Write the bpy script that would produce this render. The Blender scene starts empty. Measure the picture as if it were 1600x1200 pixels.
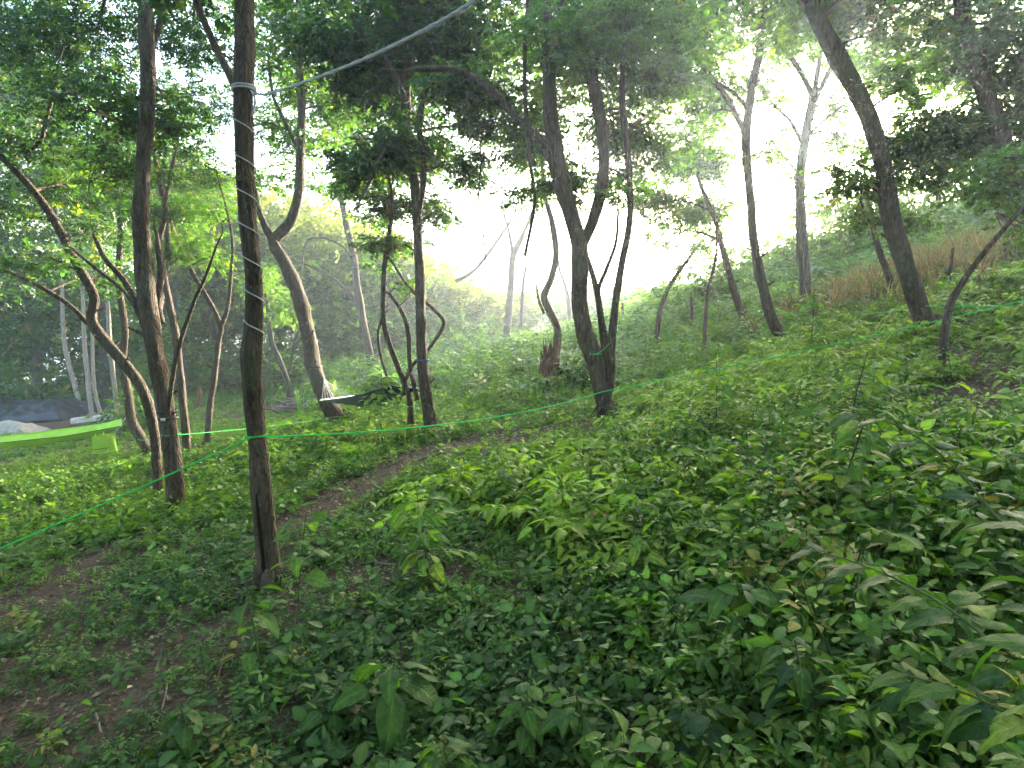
import bpy, math
import numpy as np
from mathutils import Vector

# ---------------------------------------------------------------- camera, sky, sun, exposure
SC = bpy.context.scene
C = SC.collection
F = 900.0                      # focal length in photo pixels (photo 1600 x 1200)
PITCH = math.radians(7.6)
EYE = 1.6

cam_d = bpy.data.cameras.new('camera')
cam = bpy.data.objects.new('camera', cam_d)
C.objects.link(cam)
cam_d.sensor_width = 36.0
cam_d.lens = 36.0 * F / 1600.0
cam_d.clip_start = 0.05
cam_d.clip_end = 2000
cam.location = (0, 0, EYE)
cam.rotation_euler = (math.pi / 2 - PITCH, 0, 0)
SC.camera = cam

SUN_AZ = math.radians(33)      # clockwise from the view direction (+Y)
SUN_EL = math.radians(8)
w = bpy.data.worlds.new('World')
SC.world = w
w.use_nodes = True
nt = w.node_tree
nt.nodes.clear()
sky = nt.nodes.new('ShaderNodeTexSky')
sky.sky_type = 'NISHITA'
sky.sun_disc = False
sky.sun_elevation = SUN_EL
sky.sun_rotation = SUN_AZ
sky.air_density = 0.8
sky.dust_density = 3.2
sky.ozone_density = 1.0
bg = nt.nodes.new('ShaderNodeBackground')
bg.inputs['Strength'].default_value = 0.15
wo = nt.nodes.new('ShaderNodeOutputWorld')
nt.links.new(sky.outputs[0], bg.inputs[0])
nt.links.new(bg.outputs[0], wo.inputs[0])

sun_d = bpy.data.lights.new('sun', 'SUN')
sun_d.energy = 3.0
sun_d.angle = math.radians(1)
sun_d.color = (1.0, 0.92, 0.78)
sun = bpy.data.objects.new('sun', sun_d)
C.objects.link(sun)
sdir = Vector((math.sin(SUN_AZ) * math.cos(SUN_EL), math.cos(SUN_AZ) * math.cos(SUN_EL), math.sin(SUN_EL)))
sun.rotation_euler = sdir.to_track_quat('Z', 'Y').to_euler()

SC.view_settings.view_transform = 'Standard'
SC.view_settings.look = 'None'
SC.view_settings.gamma = 1.0
SC.view_settings.exposure = 4.1
SC.view_settings.use_curve_mapping = False
cy = SC.cycles
cy.max_bounces = 7
cy.diffuse_bounces = 3
cy.glossy_bounces = 2
cy.transmission_bounces = 4
cy.volume_bounces = 1
cy.transparent_max_bounces = 4
cy.use_denoising = True
cy.use_adaptive_sampling = True
cy.adaptive_threshold = 0.02
cy.sample_clamp_indirect = 8.0
cy.caustics_reflective = False
cy.caustics_refractive = False

HAZE_DENSITY = 0.0027

# ---------------------------------------------------------------- numpy helpers
def RNG(s):
    return np.random.default_rng(s)

def _hash(ix, iy, s):
    n = (ix.astype(np.int64) * 374761393 + iy.astype(np.int64) * 668265263 + s * 974634777) & 0x7fffffff
    n = ((n ^ (n >> 13)) * 1274126177) & 0x7fffffff
    n = n ^ (n >> 16)
    return (n & 0xffff) / 65535.0

def vnoise(x, y, s=0):
    x = np.asarray(x, float); y = np.asarray(y, float)
    ix = np.floor(x); iy = np.floor(y)
    fx = x - ix; fy = y - iy
    fx = fx * fx * (3 - 2 * fx); fy = fy * fy * (3 - 2 * fy)
    a = _hash(ix, iy, s); b = _hash(ix + 1, iy, s); c = _hash(ix, iy + 1, s); d = _hash(ix + 1, iy + 1, s)
    return (a * (1 - fx) + b * fx) * (1 - fy) + (c * (1 - fx) + d * fx) * fy

def fbm(x, y, s=0, o=3):
    t = 0; a = 0.5; n = 0
    for k in range(o):
        t = t + a * vnoise(np.asarray(x) * 2 ** k, np.asarray(y) * 2 ** k, s + k * 17); n += a; a *= 0.5
    return t / n

def sp(v, k=1.0):              # soft ramp
    v = np.asarray(v, float) / k
    return k * np.logaddexp(0, v)

def H(x, y):                   # the ground
    x = np.asarray(x, float); y = np.asarray(y, float)
    h = np.where(x < 0, -1.75 * np.tanh(-x * 0.095), 0.15 * x)
    h = h + 0.17 * (sp(x - 2.5, 0.8) - sp(-2.5, 0.8)) + 0.10 * (sp(x - 9, 1.5) - sp(-9, 1.5)) - 0.40 * (sp(x - 16.5, 2.0) - sp(-16.5, 2.0))
    h = h - 0.035 * (sp(y - 9, 2.0) - sp(-9, 2.0)) - 0.09 * (sp(y - 30, 4) - sp(-30, 4)) * (x < 400)
    h = h + 0.16 * (fbm(x * 0.45, y * 0.45, 3) - 0.5) + 0.05 * (vnoise(x * 2.2, y * 2.2, 9) - 0.5)
    return h
H0 = float(H(0.0, 0.0))
_H = H
def H(x, y):
    return _H(x, y) - H0

CP, SP_ = math.cos(PITCH), math.sin(PITCH)
def ray(px, py):
    dx = (px - 800) / F; dz = -(py - 600) / F
    return np.array([dx, CP + dz * SP_, -SP_ + dz * CP])
def P(px, py, Y):              # the point at world depth Y seen at a photo pixel
    d = ray(px, py); t = Y / d[1]
    return np.array([0, 0, EYE]) + d * t
def G(px, py):                 # where a photo pixel meets the ground
    d = ray(px, py); t = np.arange(0.6, 90, 0.02)
    p = np.array([0, 0, EYE])[None] + d[None] * t[:, None]
    below = p[:, 2] < H(p[:, 0], p[:, 1])
    if not below.any():
        return p[-1]
    q = p[np.argmax(below)]
    q[2] = float(H(q[0], q[1]))
    return q

class MB:
    """gathers vertices, faces and tints for one mesh object"""
    def __init__(s):
        s.v = []; s.f = []; s.c = []; s.n = 0; s.m = []
    def add(s, v, f, col=(1, 1, 1), mi=0):
        v = np.asarray(v, np.float32).reshape(-1, 3); f = np.asarray(f, np.int32)
        c = np.asarray(col, np.float32)
        if c.ndim == 1:
            c = np.broadcast_to(c, (len(v), 3))
        s.v.append(v); s.f.append(f + s.n); s.c.append(c); s.n += len(v)
        s.m.append(np.full(len(f), mi, np.int32))
        return s
    def mesh(s, name, mats, origin=(0, 0, 0), smooth=True):
        v = np.concatenate(s.v) - np.asarray(origin, np.float32)[None]
        c = np.concatenate(s.c)
        me = bpy.data.meshes.new(name)
        me.vertices.add(len(v)); me.vertices.foreach_set('co', v.ravel())
        loops = np.concatenate([f.ravel() for f in s.f])
        tot = np.concatenate([np.full(len(f), f.shape[1], np.int32) for f in s.f])
        start = np.concatenate([[0], np.cumsum(tot)[:-1]]).astype(np.int32)
        me.loops.add(len(loops)); me.loops.foreach_set('vertex_index', loops.astype(np.int32))
        me.polygons.add(len(tot)); me.polygons.foreach_set('loop_start', start)
        me.polygons.foreach_set('material_index', np.concatenate(s.m))
        if smooth:
            me.polygons.foreach_set('use_smooth', np.ones(len(tot), bool))
        a = me.color_attributes.new('tint', 'FLOAT_COLOR', 'POINT')
        a.data.foreach_set('color', np.concatenate([c, np.ones((len(c), 1), np.float32)], 1).ravel())
        for m in (mats if isinstance(mats, (list, tuple)) else [mats]):
            me.materials.append(m)
        me.update(calc_edges=True); me.validate()
        return me
    def build(s, name, mats, parent=None, origin=(0, 0, 0), smooth=True):
        o = bpy.data.objects.new(name, s.mesh(name, mats, origin, smooth))
        C.objects.link(o)
        if parent is not None:
            o.parent = parent
        else:
            o.location = origin
        return o

def empty(name, loc):
    o = bpy.data.objects.new(name, None); C.objects.link(o); o.location = loc
    o.empty_display_size = 0.1
    return o
def tag(o, label=None, cat=None, group=None, kind=None):
    if label: o['label'] = label
    if cat: o['category'] = cat
    if group: o['group'] = group
    if kind: o['kind'] = kind
    return o

def smooth_path(pts, per=6):
    p = np.asarray(pts, float)
    if len(p) < 3:
        t = np.linspace(0, 1, per + 1)[:, None]
        return p[0] * (1 - t) + p[-1] * t
    q = np.vstack([2 * p[0] - p[1], p, 2 * p[-1] - p[-2]])
    out = []
    for i in range(1, len(q) - 2):
        t = np.linspace(0, 1, per, endpoint=False)[:, None]
        a, b, c, d = q[i - 1], q[i], q[i + 1], q[i + 2]
        out.append(0.5 * (2 * b + (c - a) * t + (2 * a - 5 * b + 4 * c - d) * t ** 2 + (3 * b - a - 3 * c + d) * t ** 3))
    out.append(p[-1][None])
    return np.vstack(out)

def tube(mb, pts, rad, n=10, rough=0.0, seed=0, col=(1, 1, 1), mi=0, cap=True, ridge=0.0):
    pts = np.asarray(pts, float); m = len(pts)
    rad = np.broadcast_to(np.asarray(rad, float), (m,))
    tan = np.gradient(pts, axis=0); tan /= np.linalg.norm(tan, axis=1)[:, None] + 1e-9
    u = np.cross(tan[0], [0.3, 1, 0.1]); u /= np.linalg.norm(u)
    rings = []
    ang = np.linspace(0, 2 * np.pi, n, endpoint=False)
    L = np.concatenate([[0], np.cumsum(np.linalg.norm(np.diff(pts, axis=0), axis=1))])
    for i in range(m):
        u = u - tan[i] * np.dot(u, tan[i]); u /= np.linalg.norm(u) + 1e-9
        v = np.cross(tan[i], u)
        r = np.full(n, rad[i])
        if rough:
            r = r * (1 + rough * 2 * (vnoise(ang * 1.6 + seed, np.full(n, L[i] * 3.5), seed) - 0.5)
                     + ridge * 2 * (vnoise(ang * 6.0, np.full(n, L[i] * 2.0), seed + 5) - 0.5))
        rings.append(pts[i] + np.cos(ang)[:, None] * u * r[:, None] + np.sin(ang)[:, None] * v * r[:, None])
    V = np.vstack(rings)
    i = np.arange(m - 1)[:, None] * n; j = np.arange(n)[None]; j2 = (j + 1) % n
    Fq = np.stack([i + j, i + j2, i + n + j2, i + n + j], -1).reshape(-1, 4)
    mb.add(V, Fq, col, mi)
    if cap:
        for k in (0, m - 1):
            b = V[k * n:(k + 1) * n]
            cidx = np.arange(n); cv = np.vstack([b, b.mean(0)])
            fa = np.stack([cidx, (cidx + 1) % n, np.full(n, n)], -1)
            if k == 0: fa = fa[:, ::-1]
            mb.add(cv, fa, col, mi)
    return V

def box(mb, c, s, R=None, col=(1, 1, 1), mi=0):
    v = np.array([[x, y, z] for x in (-1, 1) for y in (-1, 1) for z in (-1, 1)], float) * np.asarray(s) / 2
    if R is not None: v = v @ np.asarray(R).T
    f = [[0, 1, 3, 2], [4, 6, 7, 5], [0, 4, 5, 1], [2, 3, 7, 6], [0, 2, 6, 4], [1, 5, 7, 3]]
    mb.add(v + np.asarray(c), f, col, mi)

def rot_frames(d, up):         # N x 3 x 3 with columns (side, forward d, normal)
    d = d / (np.linalg.norm(d, axis=1)[:, None] + 1e-9)
    s = np.cross(d, up); s /= np.linalg.norm(s, axis=1)[:, None] + 1e-9
    nrm = np.cross(s, d)
    return np.stack([s, d, nrm], -1)

def scatter(mb, tv, tf, pos, R, scale, cols, tcol=None, mi=0):
    """copies of a template (k verts, m faces) merged into one mesh"""
    N, k = len(pos), len(tv)
    sc = np.asarray(scale)
    V = np.einsum('nij,kj->nki', R, tv) * sc.reshape(N, 1, 1) + pos[:, None]
    Fq = (np.asarray(tf)[None] + (np.arange(N) * k)[:, None, None]).reshape(-1, tf.shape[1])
    c = np.repeat(cols[:, None], k, 1)
    if tcol is not None:
        c = c * tcol[None]
    mb.add(V.reshape(-1, 3), Fq, c.reshape(-1, 3), mi)

# ---------------------------------------------------------------- leaf templates (length 1 along +Y, normal +Z)
def leaf_simple(w=0.5):
    v = np.array([[0, 0, 0], [-w / 2, .45, .08], [0, 1, -.10], [w / 2, .45, .08]], float)
    return v, np.array([[0, 3, 2], [0, 2, 1]])
def leaf_ovate(w=0.62, droop=0.25):
    ys = [0.12, 0.38, 0.70]; ws = [0.62, 1.0, 0.66]
    v = [[0, 0, 0]]
    for y, k in zip(ys, ws):
        z = -droop * y * y
        v += [[-w / 2 * k, y, z + .07 * k], [0, y + .02, z], [w / 2 * k, y, z + .07 * k]]
    v.append([0, 1.0, -droop * 1.05])
    f = [[0, 2, 1], [0, 3, 2]]
    for r in (1, 4):
        f += [[r, r + 1, r + 4], [r, r + 4, r + 3], [r + 1, r + 2, r + 5], [r + 1, r + 5, r + 4]]
    f += [[7, 8, 10], [8, 9, 10]]
    return np.array(v, float), np.array(f)
def leaf_lobed(droop=0.2, w=0.95):
    half = [(0.20, .03), (0.33, .16), (0.31, .24), (0.42, .36), (0.34, .46), (0.33, .60), (0.22, .68), (0.17, .84)]
    out = [(0, 0)] + [(x * w * 1.05, y) for x, y in half] + [(0, 1.0)] + [(-x * w * 1.05, y) for x, y in half[::-1]]
    v = [[0, .42, .02]] + [[x, y, -droop * y * y + .10 * abs(x)] for x, y in out]
    n = len(out)
    f = [[0, 1 + i, 1 + (i + 1) % n] for i in range(n)]
    return np.array(v, float), np.array(f)
def merge_t(parts):
    v = []; f = []; c = []; n = 0
    for a, b, col in parts:
        v.append(a); f.append(b + n); n += len(a)
        q = np.array(np.broadcast_to(np.asarray(col, float), (len(a), 3)))
        if len(a) == 11: q = q * np.array([1.25, .93, 1.25, .93, .93, 1.22, .93, .93, 1.18, .93, .95])[:, None]
        elif len(a) == 19: q = q * np.where(np.arange(19) < 2, 1.22, .95)[:, None]
        c.append(q)
    return np.vstack(v), np.vstack(f), np.vstack(c)
def place_leaf(t, base, d, up, s):
    R = rot_frames(np.array([d], float), np.array([up], float))[0]
    return (t[0] * s) @ R.T + np.asarray(base), t[1]
def stem_strip(a, b, r):
    a = np.asarray(a, float); b = np.asarray(b, float)
    v = []; 
    for p, k in ((a, r), (b, r * .6)):
        for t in (0, 2.09, 4.19):
            v.append(p + np.array([math.cos(t) * k, math.sin(t) * k, 0]))
    f = []
    for i in range(3):
        j = (i + 1) % 3
        f += [[i, j, 3 + j], [i, 3 + j, 3 + i]]
    return np.array(v), np.array(f)

STEMC = (0.75, 0.8, 0.8)
def spray_pinnate(rng, n=9, leaf=leaf_simple(.52), L=1.0, ls=.30):
    parts = []
    for i in range(n):
        t = (i // 2 + 1) / (n // 2 + 1) * .95 if i < n - 1 else 1.0
        side = (-1 if i % 2 else 1) if i < n - 1 else 0
        y = t * L
        d = np.array([side * .9, .45 if side else 1, rng.normal(0, .22) - .12])
        up = np.array([rng.normal(0, .3), rng.normal(0, .3), 1])
        v, f = place_leaf(leaf, [0, y, -.12 * y * y], d, up, ls * rng.uniform(.75, 1.15))
        parts.append((v, f, np.ones(3) * rng.uniform(.8, 1.15)))
    return merge_t(parts)
def plantlet(rng, leaf, n=7, h=1.0, ls=.7, whorls=2, lean=.12):
    """a small herb about 1 high: stem and rings of leaves"""
    parts = []
    top = np.array([rng.normal(0, lean), rng.normal(0, lean), h])
    sv, sf = stem_strip([0, 0, -.15], top, .018)
    parts.append((sv, sf, STEMC))
    for k in range(whorls):
        z = h * (1.0 - .38 * k)
        ph = rng.uniform(0, 6.28)
        m = n - k
        for i in range(m):
            a = ph + i * 2 * np.pi / m + rng.normal(0, .25)
            st = rng.uniform(.10, .35)
            el = rng.normal(.08, .36)
            d = np.array([math.cos(a), math.sin(a), el])
            b = top * (z / h) + d * st
            up = np.array([rng.normal(0, .5), rng.normal(0, .5), 1])
            v, f = place_leaf(leaf, b, d, up, ls * rng.uniform(.5, 1.25))
            parts.append((v, f, np.ones(3) * rng.uniform(.78, 1.2)))
    return merge_t(parts)
def herb_tall(rng, leaf, n=14, ls=.22):
    parts = []
    top = np.array([rng.normal(0, .10), rng.normal(0, .10), 1.0])
    sv, sf = stem_strip([0, 0, -.1], top, .008)
    parts.append((sv, sf, STEMC))
    for i in range(n):
        z = .12 + .88 * (i + .5) / n
        a = i * 2.4 + rng.normal(0, .3)
        d = np.array([math.cos(a), math.sin(a), rng.normal(.25, .3)])
        v, f = place_leaf(leaf, top * z, d, [rng.normal(0, .2), rng.normal(0, .2), 1], ls * rng.uniform(.6, 1.2) * (1.25 - .6 * z))
        parts.append((v, f, np.ones(3) * rng.uniform(.8, 1.2)))
    return merge_t(parts)
def grass_tuft(rng, n=14):
    parts = []
    for i in range(n):
        a = rng.uniform(0, 6.28); l = rng.uniform(.5, 1.0); ln = rng.uniform(.1, .6)
        b = np.array([rng.normal(0, .08), rng.normal(0, .08), 0]); s = np.array([-math.sin(a), math.cos(a), 0]) * .014
        m = b + np.array([math.cos(a) * ln * .3, math.sin(a) * ln * .3, l * .6]); t = b + np.array([math.cos(a) * ln, math.sin(a) * ln, l])
        v = np.array([b - s, b + s, m - s, m + s, t]); f = np.array([[0, 1, 3], [0, 3, 2], [2, 3, 4]])
        parts.append((v, f, np.ones(3) * rng.uniform(.75, 1.2)))
    return merge_t(parts)

# ---------------------------------------------------------------- materials
def new_mat(name):
    m = bpy.data.materials.new(name); m.use_nodes = True
    t = m.node_tree; t.nodes.clear()
    out = t.nodes.new('ShaderNodeOutputMaterial')
    return m, t, out
def leaf_mat(name, trans=0.42, rough=0.42, spec=0.5, gain=(1.45, 1.75, .45), inst=False):
    m, t, out = new_mat(name)
    N = t.nodes.new; Lk = t.links.new
    at = N('ShaderNodeAttribute'); at.attribute_name = 'tint'
    tc = N('ShaderNodeTexCoord')
    nz = N('ShaderNodeTexNoise'); nz.inputs['Scale'].default_value = 38; nz.inputs['Detail'].default_value = 3
    Lk(tc.outputs['Object'], nz.inputs['Vector'])
    mr = N('ShaderNodeMapRange'); mr.inputs[1].default_value = .3; mr.inputs[2].default_value = .7; mr.inputs[3].default_value = .72; mr.inputs[4].default_value = 1.2
    Lk(nz.outputs['Fac'], mr.inputs[0])
    mu = N('ShaderNodeVectorMath'); mu.operation = 'SCALE'
    if inst:
        ai = N('ShaderNodeAttribute'); ai.attribute_name = 'plant_tint'; ai.attribute_type = 'INSTANCER'
        mm = N('ShaderNodeVectorMath'); mm.operation = 'MULTIPLY'
        Lk(at.outputs['Color'], mm.inputs[0]); Lk(ai.outputs['Color'], mm.inputs[1]); Lk(mm.outputs[0], mu.inputs[0])
    else:
        Lk(at.outputs['Color'], mu.inputs[0])
    Lk(mr.outputs[0], mu.inputs['Scale'])
    p = N('ShaderNodeBsdfPrincipled'); p.inputs['Roughness'].default_value = rough; p.inputs['Specular IOR Level'].default_value = spec
    Lk(mu.outputs[0], p.inputs['Base Color'])
    bp = N('ShaderNodeBump'); bp.inputs['Strength'].default_value = .25; bp.inputs['Distance'].default_value = .01
    Lk(nz.outputs['Fac'], bp.inputs['Height']); Lk(bp.outputs[0], p.inputs['Normal'])
    tr = N('ShaderNodeBsdfTranslucent')
    mg = N('ShaderNodeVectorMath'); mg.operation = 'MULTIPLY'; mg.inputs[1].default_value = gain
    Lk(mu.outputs[0], mg.inputs[0]); Lk(mg.outputs[0], tr.inputs['Color'])
    mx = N('ShaderNodeMixShader'); mx.inputs[0].default_value = trans
    Lk(p.outputs[0], mx.inputs[1]); Lk(tr.outputs[0], mx.inputs[2]); Lk(mx.outputs[0], out.inputs['Surface'])
    return m
def bark_mat(name, c1, c2, c3=None, scale=1.0, bump=.6, moss=.35):
    m, t, out = new_mat(name)
    N = t.nodes.new; Lk = t.links.new
    tc = N('ShaderNodeTexCoord'); mp = N('ShaderNodeMapping'); mp.inputs['Scale'].default_value = (34 * scale, 34 * scale, 5.5 * scale)
    Lk(tc.outputs['Object'], mp.inputs[0])
    n1 = N('ShaderNodeTexNoise'); n1.inputs['Scale'].default_value = 1.0; n1.inputs['Detail'].default_value = 6; n1.inputs['Roughness'].default_value = .65
    Lk(mp.outputs[0], n1.inputs['Vector'])
    n2 = N('ShaderNodeTexNoise'); n2.inputs['Scale'].default_value = 3.2; n2.inputs['Detail'].default_value = 5
    Lk(tc.outputs['Object'], n2.inputs['Vector'])
    cr = N('ShaderNodeValToRGB'); cr.color_ramp.elements[0].position = .33; cr.color_ramp.elements[1].position = .68
    cr.color_ramp.elements[0].color = (*c1, 1); cr.color_ramp.elements[1].color = (*c2, 1)
    Lk(n1.outputs['Fac'], cr.inputs[0])
    mr = N('ShaderNodeMapRange'); mr.inputs[1].default_value = .52; mr.inputs[2].default_value = .72; mr.inputs[3].default_value = 0; mr.inputs[4].default_value = moss
    Lk(n2.outputs['Fac'], mr.inputs[0])
    mx = N('ShaderNodeMix'); mx.data_type = 'RGBA'
    mx.inputs['B'].default_value = (*(c3 or (.10, .13, .07)), 1)
    Lk(mr.outputs[0], mx.inputs['Factor']); Lk(cr.outputs[0], mx.inputs['A'])
    p = N('ShaderNodeBsdfPrincipled'); p.inputs['Roughness'].default_value = .9; p.inputs['Specular IOR Level'].default_value = .2
    Lk(mx.outputs['Result'], p.inputs['Base Color'])
    vo = N('ShaderNodeTexVoronoi'); vo.feature = 'DISTANCE_TO_EDGE'; vo.inputs['Scale'].default_value = 1.0
    mp2 = N('ShaderNodeMapping'); mp2.inputs['Scale'].default_value = (46 * scale, 46 * scale, 10 * scale)
    ds = N('ShaderNodeVectorMath'); ds.operation = 'ADD'; Lk(tc.outputs['Object'], ds.inputs[0])
    sc2 = N('ShaderNodeVectorMath'); sc2.operation = 'SCALE'; sc2.inputs['Scale'].default_value = .06; Lk(n2.outputs['Color'], sc2.inputs[0]); Lk(sc2.outputs[0], ds.inputs[1])
    Lk(ds.outputs[0], mp2.inputs[0]); Lk(mp2.outputs[0], vo.inputs['Vector'])
    m2 = N('ShaderNodeMapRange'); m2.inputs[1].default_value = 0; m2.inputs[2].default_value = .22; Lk(vo.outputs['Distance'], m2.inputs[0])
    ad = N('ShaderNodeMath'); ad.operation = 'MULTIPLY_ADD'; ad.inputs[1].default_value = .8; Lk(m2.outputs[0], ad.inputs[0]); Lk(n1.outputs['Fac'], ad.inputs[2])
    bp = N('ShaderNodeBump'); bp.inputs['Strength'].default_value = min(1, bump * 1.4); bp.inputs['Distance'].default_value = .02
    Lk(ad.outputs[0], bp.inputs['Height']); Lk(bp.outputs[0], p.inputs['Normal'])
    Lk(p.outputs[0], out.inputs['Surface'])
    return m
def plain_mat(name, col, rough=.7, spec=.4, noise=.25, nscale=20, trans=0.0, bump=.2):
    m, t, out = new_mat(name)
    N = t.nodes.new; Lk = t.links.new
    tc = N('ShaderNodeTexCoord'); nz = N('ShaderNodeTexNoise'); nz.inputs['Scale'].default_value = nscale; nz.inputs['Detail'].default_value = 5
    Lk(tc.outputs['Object'], nz.inputs['Vector'])
    cr = N('ShaderNodeValToRGB'); cr.color_ramp.elements[0].position = .3; cr.color_ramp.elements[1].position = .7
    cr.color_ramp.elements[0].color = (*[c * (1 - noise) for c in col], 1); cr.color_ramp.elements[1].color = (*[min(1, c * (1 + noise)) for c in col], 1)
    Lk(nz.outputs['Fac'], cr.inputs[0])
    p = N('ShaderNodeBsdfPrincipled'); p.inputs['Roughness'].default_value = rough; p.inputs['Specular IOR Level'].default_value = spec
    Lk(cr.outputs[0], p.inputs['Base Color'])
    bp = N('ShaderNodeBump'); bp.inputs['Strength'].default_value = bump; bp.inputs['Distance'].default_value = .01
    Lk(nz.outputs['Fac'], bp.inputs['Height']); Lk(bp.outputs[0], p.inputs['Normal'])
    if trans:
        tr = N('ShaderNodeBsdfTranslucent'); Lk(cr.outputs[0], tr.inputs['Color'])
        mx = N('ShaderNodeMixShader'); mx.inputs[0].default_value = trans
        Lk(p.outputs[0], mx.inputs[1]); Lk(tr.outputs[0], mx.inputs[2]); Lk(mx.outputs[0], out.inputs['Surface'])
    else:
        Lk(p.outputs[0], out.inputs['Surface'])
    return m
def tint_mat(name, rough=.85):
    m, t, out = new_mat(name)
    at = t.nodes.new('ShaderNodeAttribute'); at.attribute_name = 'tint'
    p = t.nodes.new('ShaderNodeBsdfPrincipled'); p.inputs['Roughness'].default_value = rough; p.inputs['Specular IOR Level'].default_value = .25
    t.links.new(at.outputs['Color'], p.inputs['Base Color']); t.links.new(p.outputs[0], out.inputs['Surface'])
    return m
def soil_mat():
    m, t, out = new_mat('soil')
    N = t.nodes.new; Lk = t.links.new
    tc = N('ShaderNodeTexCoord')
    n1 = N('ShaderNodeTexNoise'); n1.inputs['Scale'].default_value = 1.3; n1.inputs['Detail'].default_value = 6
    n2 = N('ShaderNodeTexNoise'); n2.inputs['Scale'].default_value = 28; n2.inputs['Detail'].default_value = 6; n2.inputs['Roughness'].default_value = .7
    vo = N('ShaderNodeTexVoronoi'); vo.inputs['Scale'].default_value = 34
    for n in (n1, n2, vo): Lk(tc.outputs['Object'], n.inputs['Vector'])
    cr = N('ShaderNodeValToRGB'); e = cr.color_ramp.elements
    e[0].position = .30; e[0].color = (.055, .040, .024, 1); e[1].position = .72; e[1].color = (.17, .13, .085, 1)
    e2 = cr.color_ramp.elements.new(.52); e2.color = (.10, .074, .046, 1)
    Lk(n2.outputs['Fac'], cr.inputs[0])
    mx = N('ShaderNodeMix'); mx.data_type = 'RGBA'; mx.blend_type = 'MULTIPLY'; mx.inputs['Factor'].default_value = .6
    c2 = N('ShaderNodeValToRGB'); c2.color_ramp.elements[0].color = (.55, .5, .45, 1); c2.color_ramp.elements[1].color = (1.2, 1.1, 1, 1)
    Lk(n1.outputs['Fac'], c2.inputs[0]); Lk(cr.outputs[0], mx.inputs['A']); Lk(c2.outputs[0], mx.inputs['B'])
    p = N('ShaderNodeBsdfPrincipled'); p.inputs['Roughness'].default_value = .95; p.inputs['Specular IOR Level'].default_value = .15
    Lk(mx.outputs['Result'], p.inputs['Base Color'])
    ad = N('ShaderNodeMath'); ad.operation = 'ADD'; Lk(n2.outputs['Fac'], ad.inputs[0]); Lk(vo.outputs['Distance'], ad.inputs[1])
    bp = N('ShaderNodeBump'); bp.inputs['Strength'].default_value = .8; bp.inputs['Distance'].default_value = .03
    Lk(ad.outputs[0], bp.inputs['Height']); Lk(bp.outputs[0], p.inputs['Normal'])
    Lk(p.outputs[0], out.inputs['Surface'])
    return m

M_LEAF = leaf_mat('tree_leaf', trans=.42, rough=.45, spec=.4)
M_HERB = leaf_mat('herb_leaf', trans=.42, rough=.5, spec=.32)
def vein_leaf():
    m = leaf_mat('veined_leaf', trans=.42, rough=.55, spec=.2)
    t = m.node_tree; N = t.nodes.new; Lk = t.links.new
    p = [n for n in t.nodes if n.type == 'BSDF_PRINCIPLED'][0]; bp = [n for n in t.nodes if n.type == 'BUMP'][0]
    tc = N('ShaderNodeTexCoord'); sx = N('ShaderNodeSeparateXYZ'); Lk(tc.outputs['Object'], sx.inputs[0])
    ab = N('ShaderNodeMath'); ab.operation = 'ABSOLUTE'; Lk(sx.outputs['X'], ab.inputs[0])
    m1 = N('ShaderNodeMath'); m1.operation = 'MULTIPLY_ADD'; m1.inputs[1].default_value = -.75; Lk(ab.outputs[0], m1.inputs[0]); Lk(sx.outputs['Y'], m1.inputs[2])
    fr = N('ShaderNodeMath'); fr.operation = 'PINGPONG'; fr.inputs[1].default_value = .065; Lk(m1.outputs[0], fr.inputs[0])
    v1 = N('ShaderNodeMapRange'); v1.inputs[1].default_value = 0; v1.inputs[2].default_value = .014; v1.inputs[3].default_value = 1; v1.inputs[4].default_value = 0; Lk(fr.outputs[0], v1.inputs[0])
    v2 = N('ShaderNodeMapRange'); v2.inputs[1].default_value = .008; v2.inputs[2].default_value = .022; v2.inputs[3].default_value = 1.4; v2.inputs[4].default_value = 0; Lk(ab.outputs[0], v2.inputs[0])
    mx = N('ShaderNodeMath'); mx.operation = 'MAXIMUM'; Lk(v1.outputs[0], mx.inputs[0]); Lk(v2.outputs[0], mx.inputs[1])
    src = p.inputs['Base Color'].links[0].from_socket
    k = N('ShaderNodeMath'); k.operation = 'MULTIPLY_ADD'; k.inputs[1].default_value = .38; k.inputs[2].default_value = .92; Lk(mx.outputs[0], k.inputs[0])
    sc = N('ShaderNodeVectorMath'); sc.operation = 'SCALE'; Lk(src, sc.inputs[0]); Lk(k.outputs[0], sc.inputs['Scale'])
    Lk(sc.outputs[0], p.inputs['Base Color'])
    iv = N('ShaderNodeMath'); iv.operation = 'MULTIPLY'; iv.inputs[1].default_value = -1; Lk(mx.outputs[0], iv.inputs[0]); Lk(iv.outputs[0], bp.inputs['Height']); bp.inputs['Strength'].default_value = .5
    bp.inputs['Distance'].default_value = .03
    nz = [n for n in t.nodes if n.type == 'TEX_NOISE'][0]; nz.inputs['Scale'].default_value = 6
    return m
M_VEIN = vein_leaf()
M_FAR = leaf_mat('far_leaf', trans=.4, rough=.6, spec=.3)
M_HERBI = leaf_mat('carpet_leaf', trans=.42, rough=.52, spec=.28, inst=True)
M_BARK = bark_mat('dark_bark', (.038, .027, .018), (.128, .092, .062))
M_BARKG = bark_mat('grey_bark', (.06, .052, .045), (.17, .15, .125))
M_BARKM = bark_mat('mossy_bark', (.035, .03, .02), (.11, .10, .065), (.07, .11, .04), moss=.7)
M_BIRCH = bark_mat('pale_bark', (.15, .12, .09), (.36, .31, .25), (.20, .2, .13), moss=.4, bump=.3)
M_WOOD = bark_mat('split_wood', (.075, .036, .022), (.23, .115, .065), moss=0, bump=.5)
M_POST = bark_mat('weathered_wood', (.13, .095, .07), (.30, .23, .17), moss=.2, bump=.4)
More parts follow.
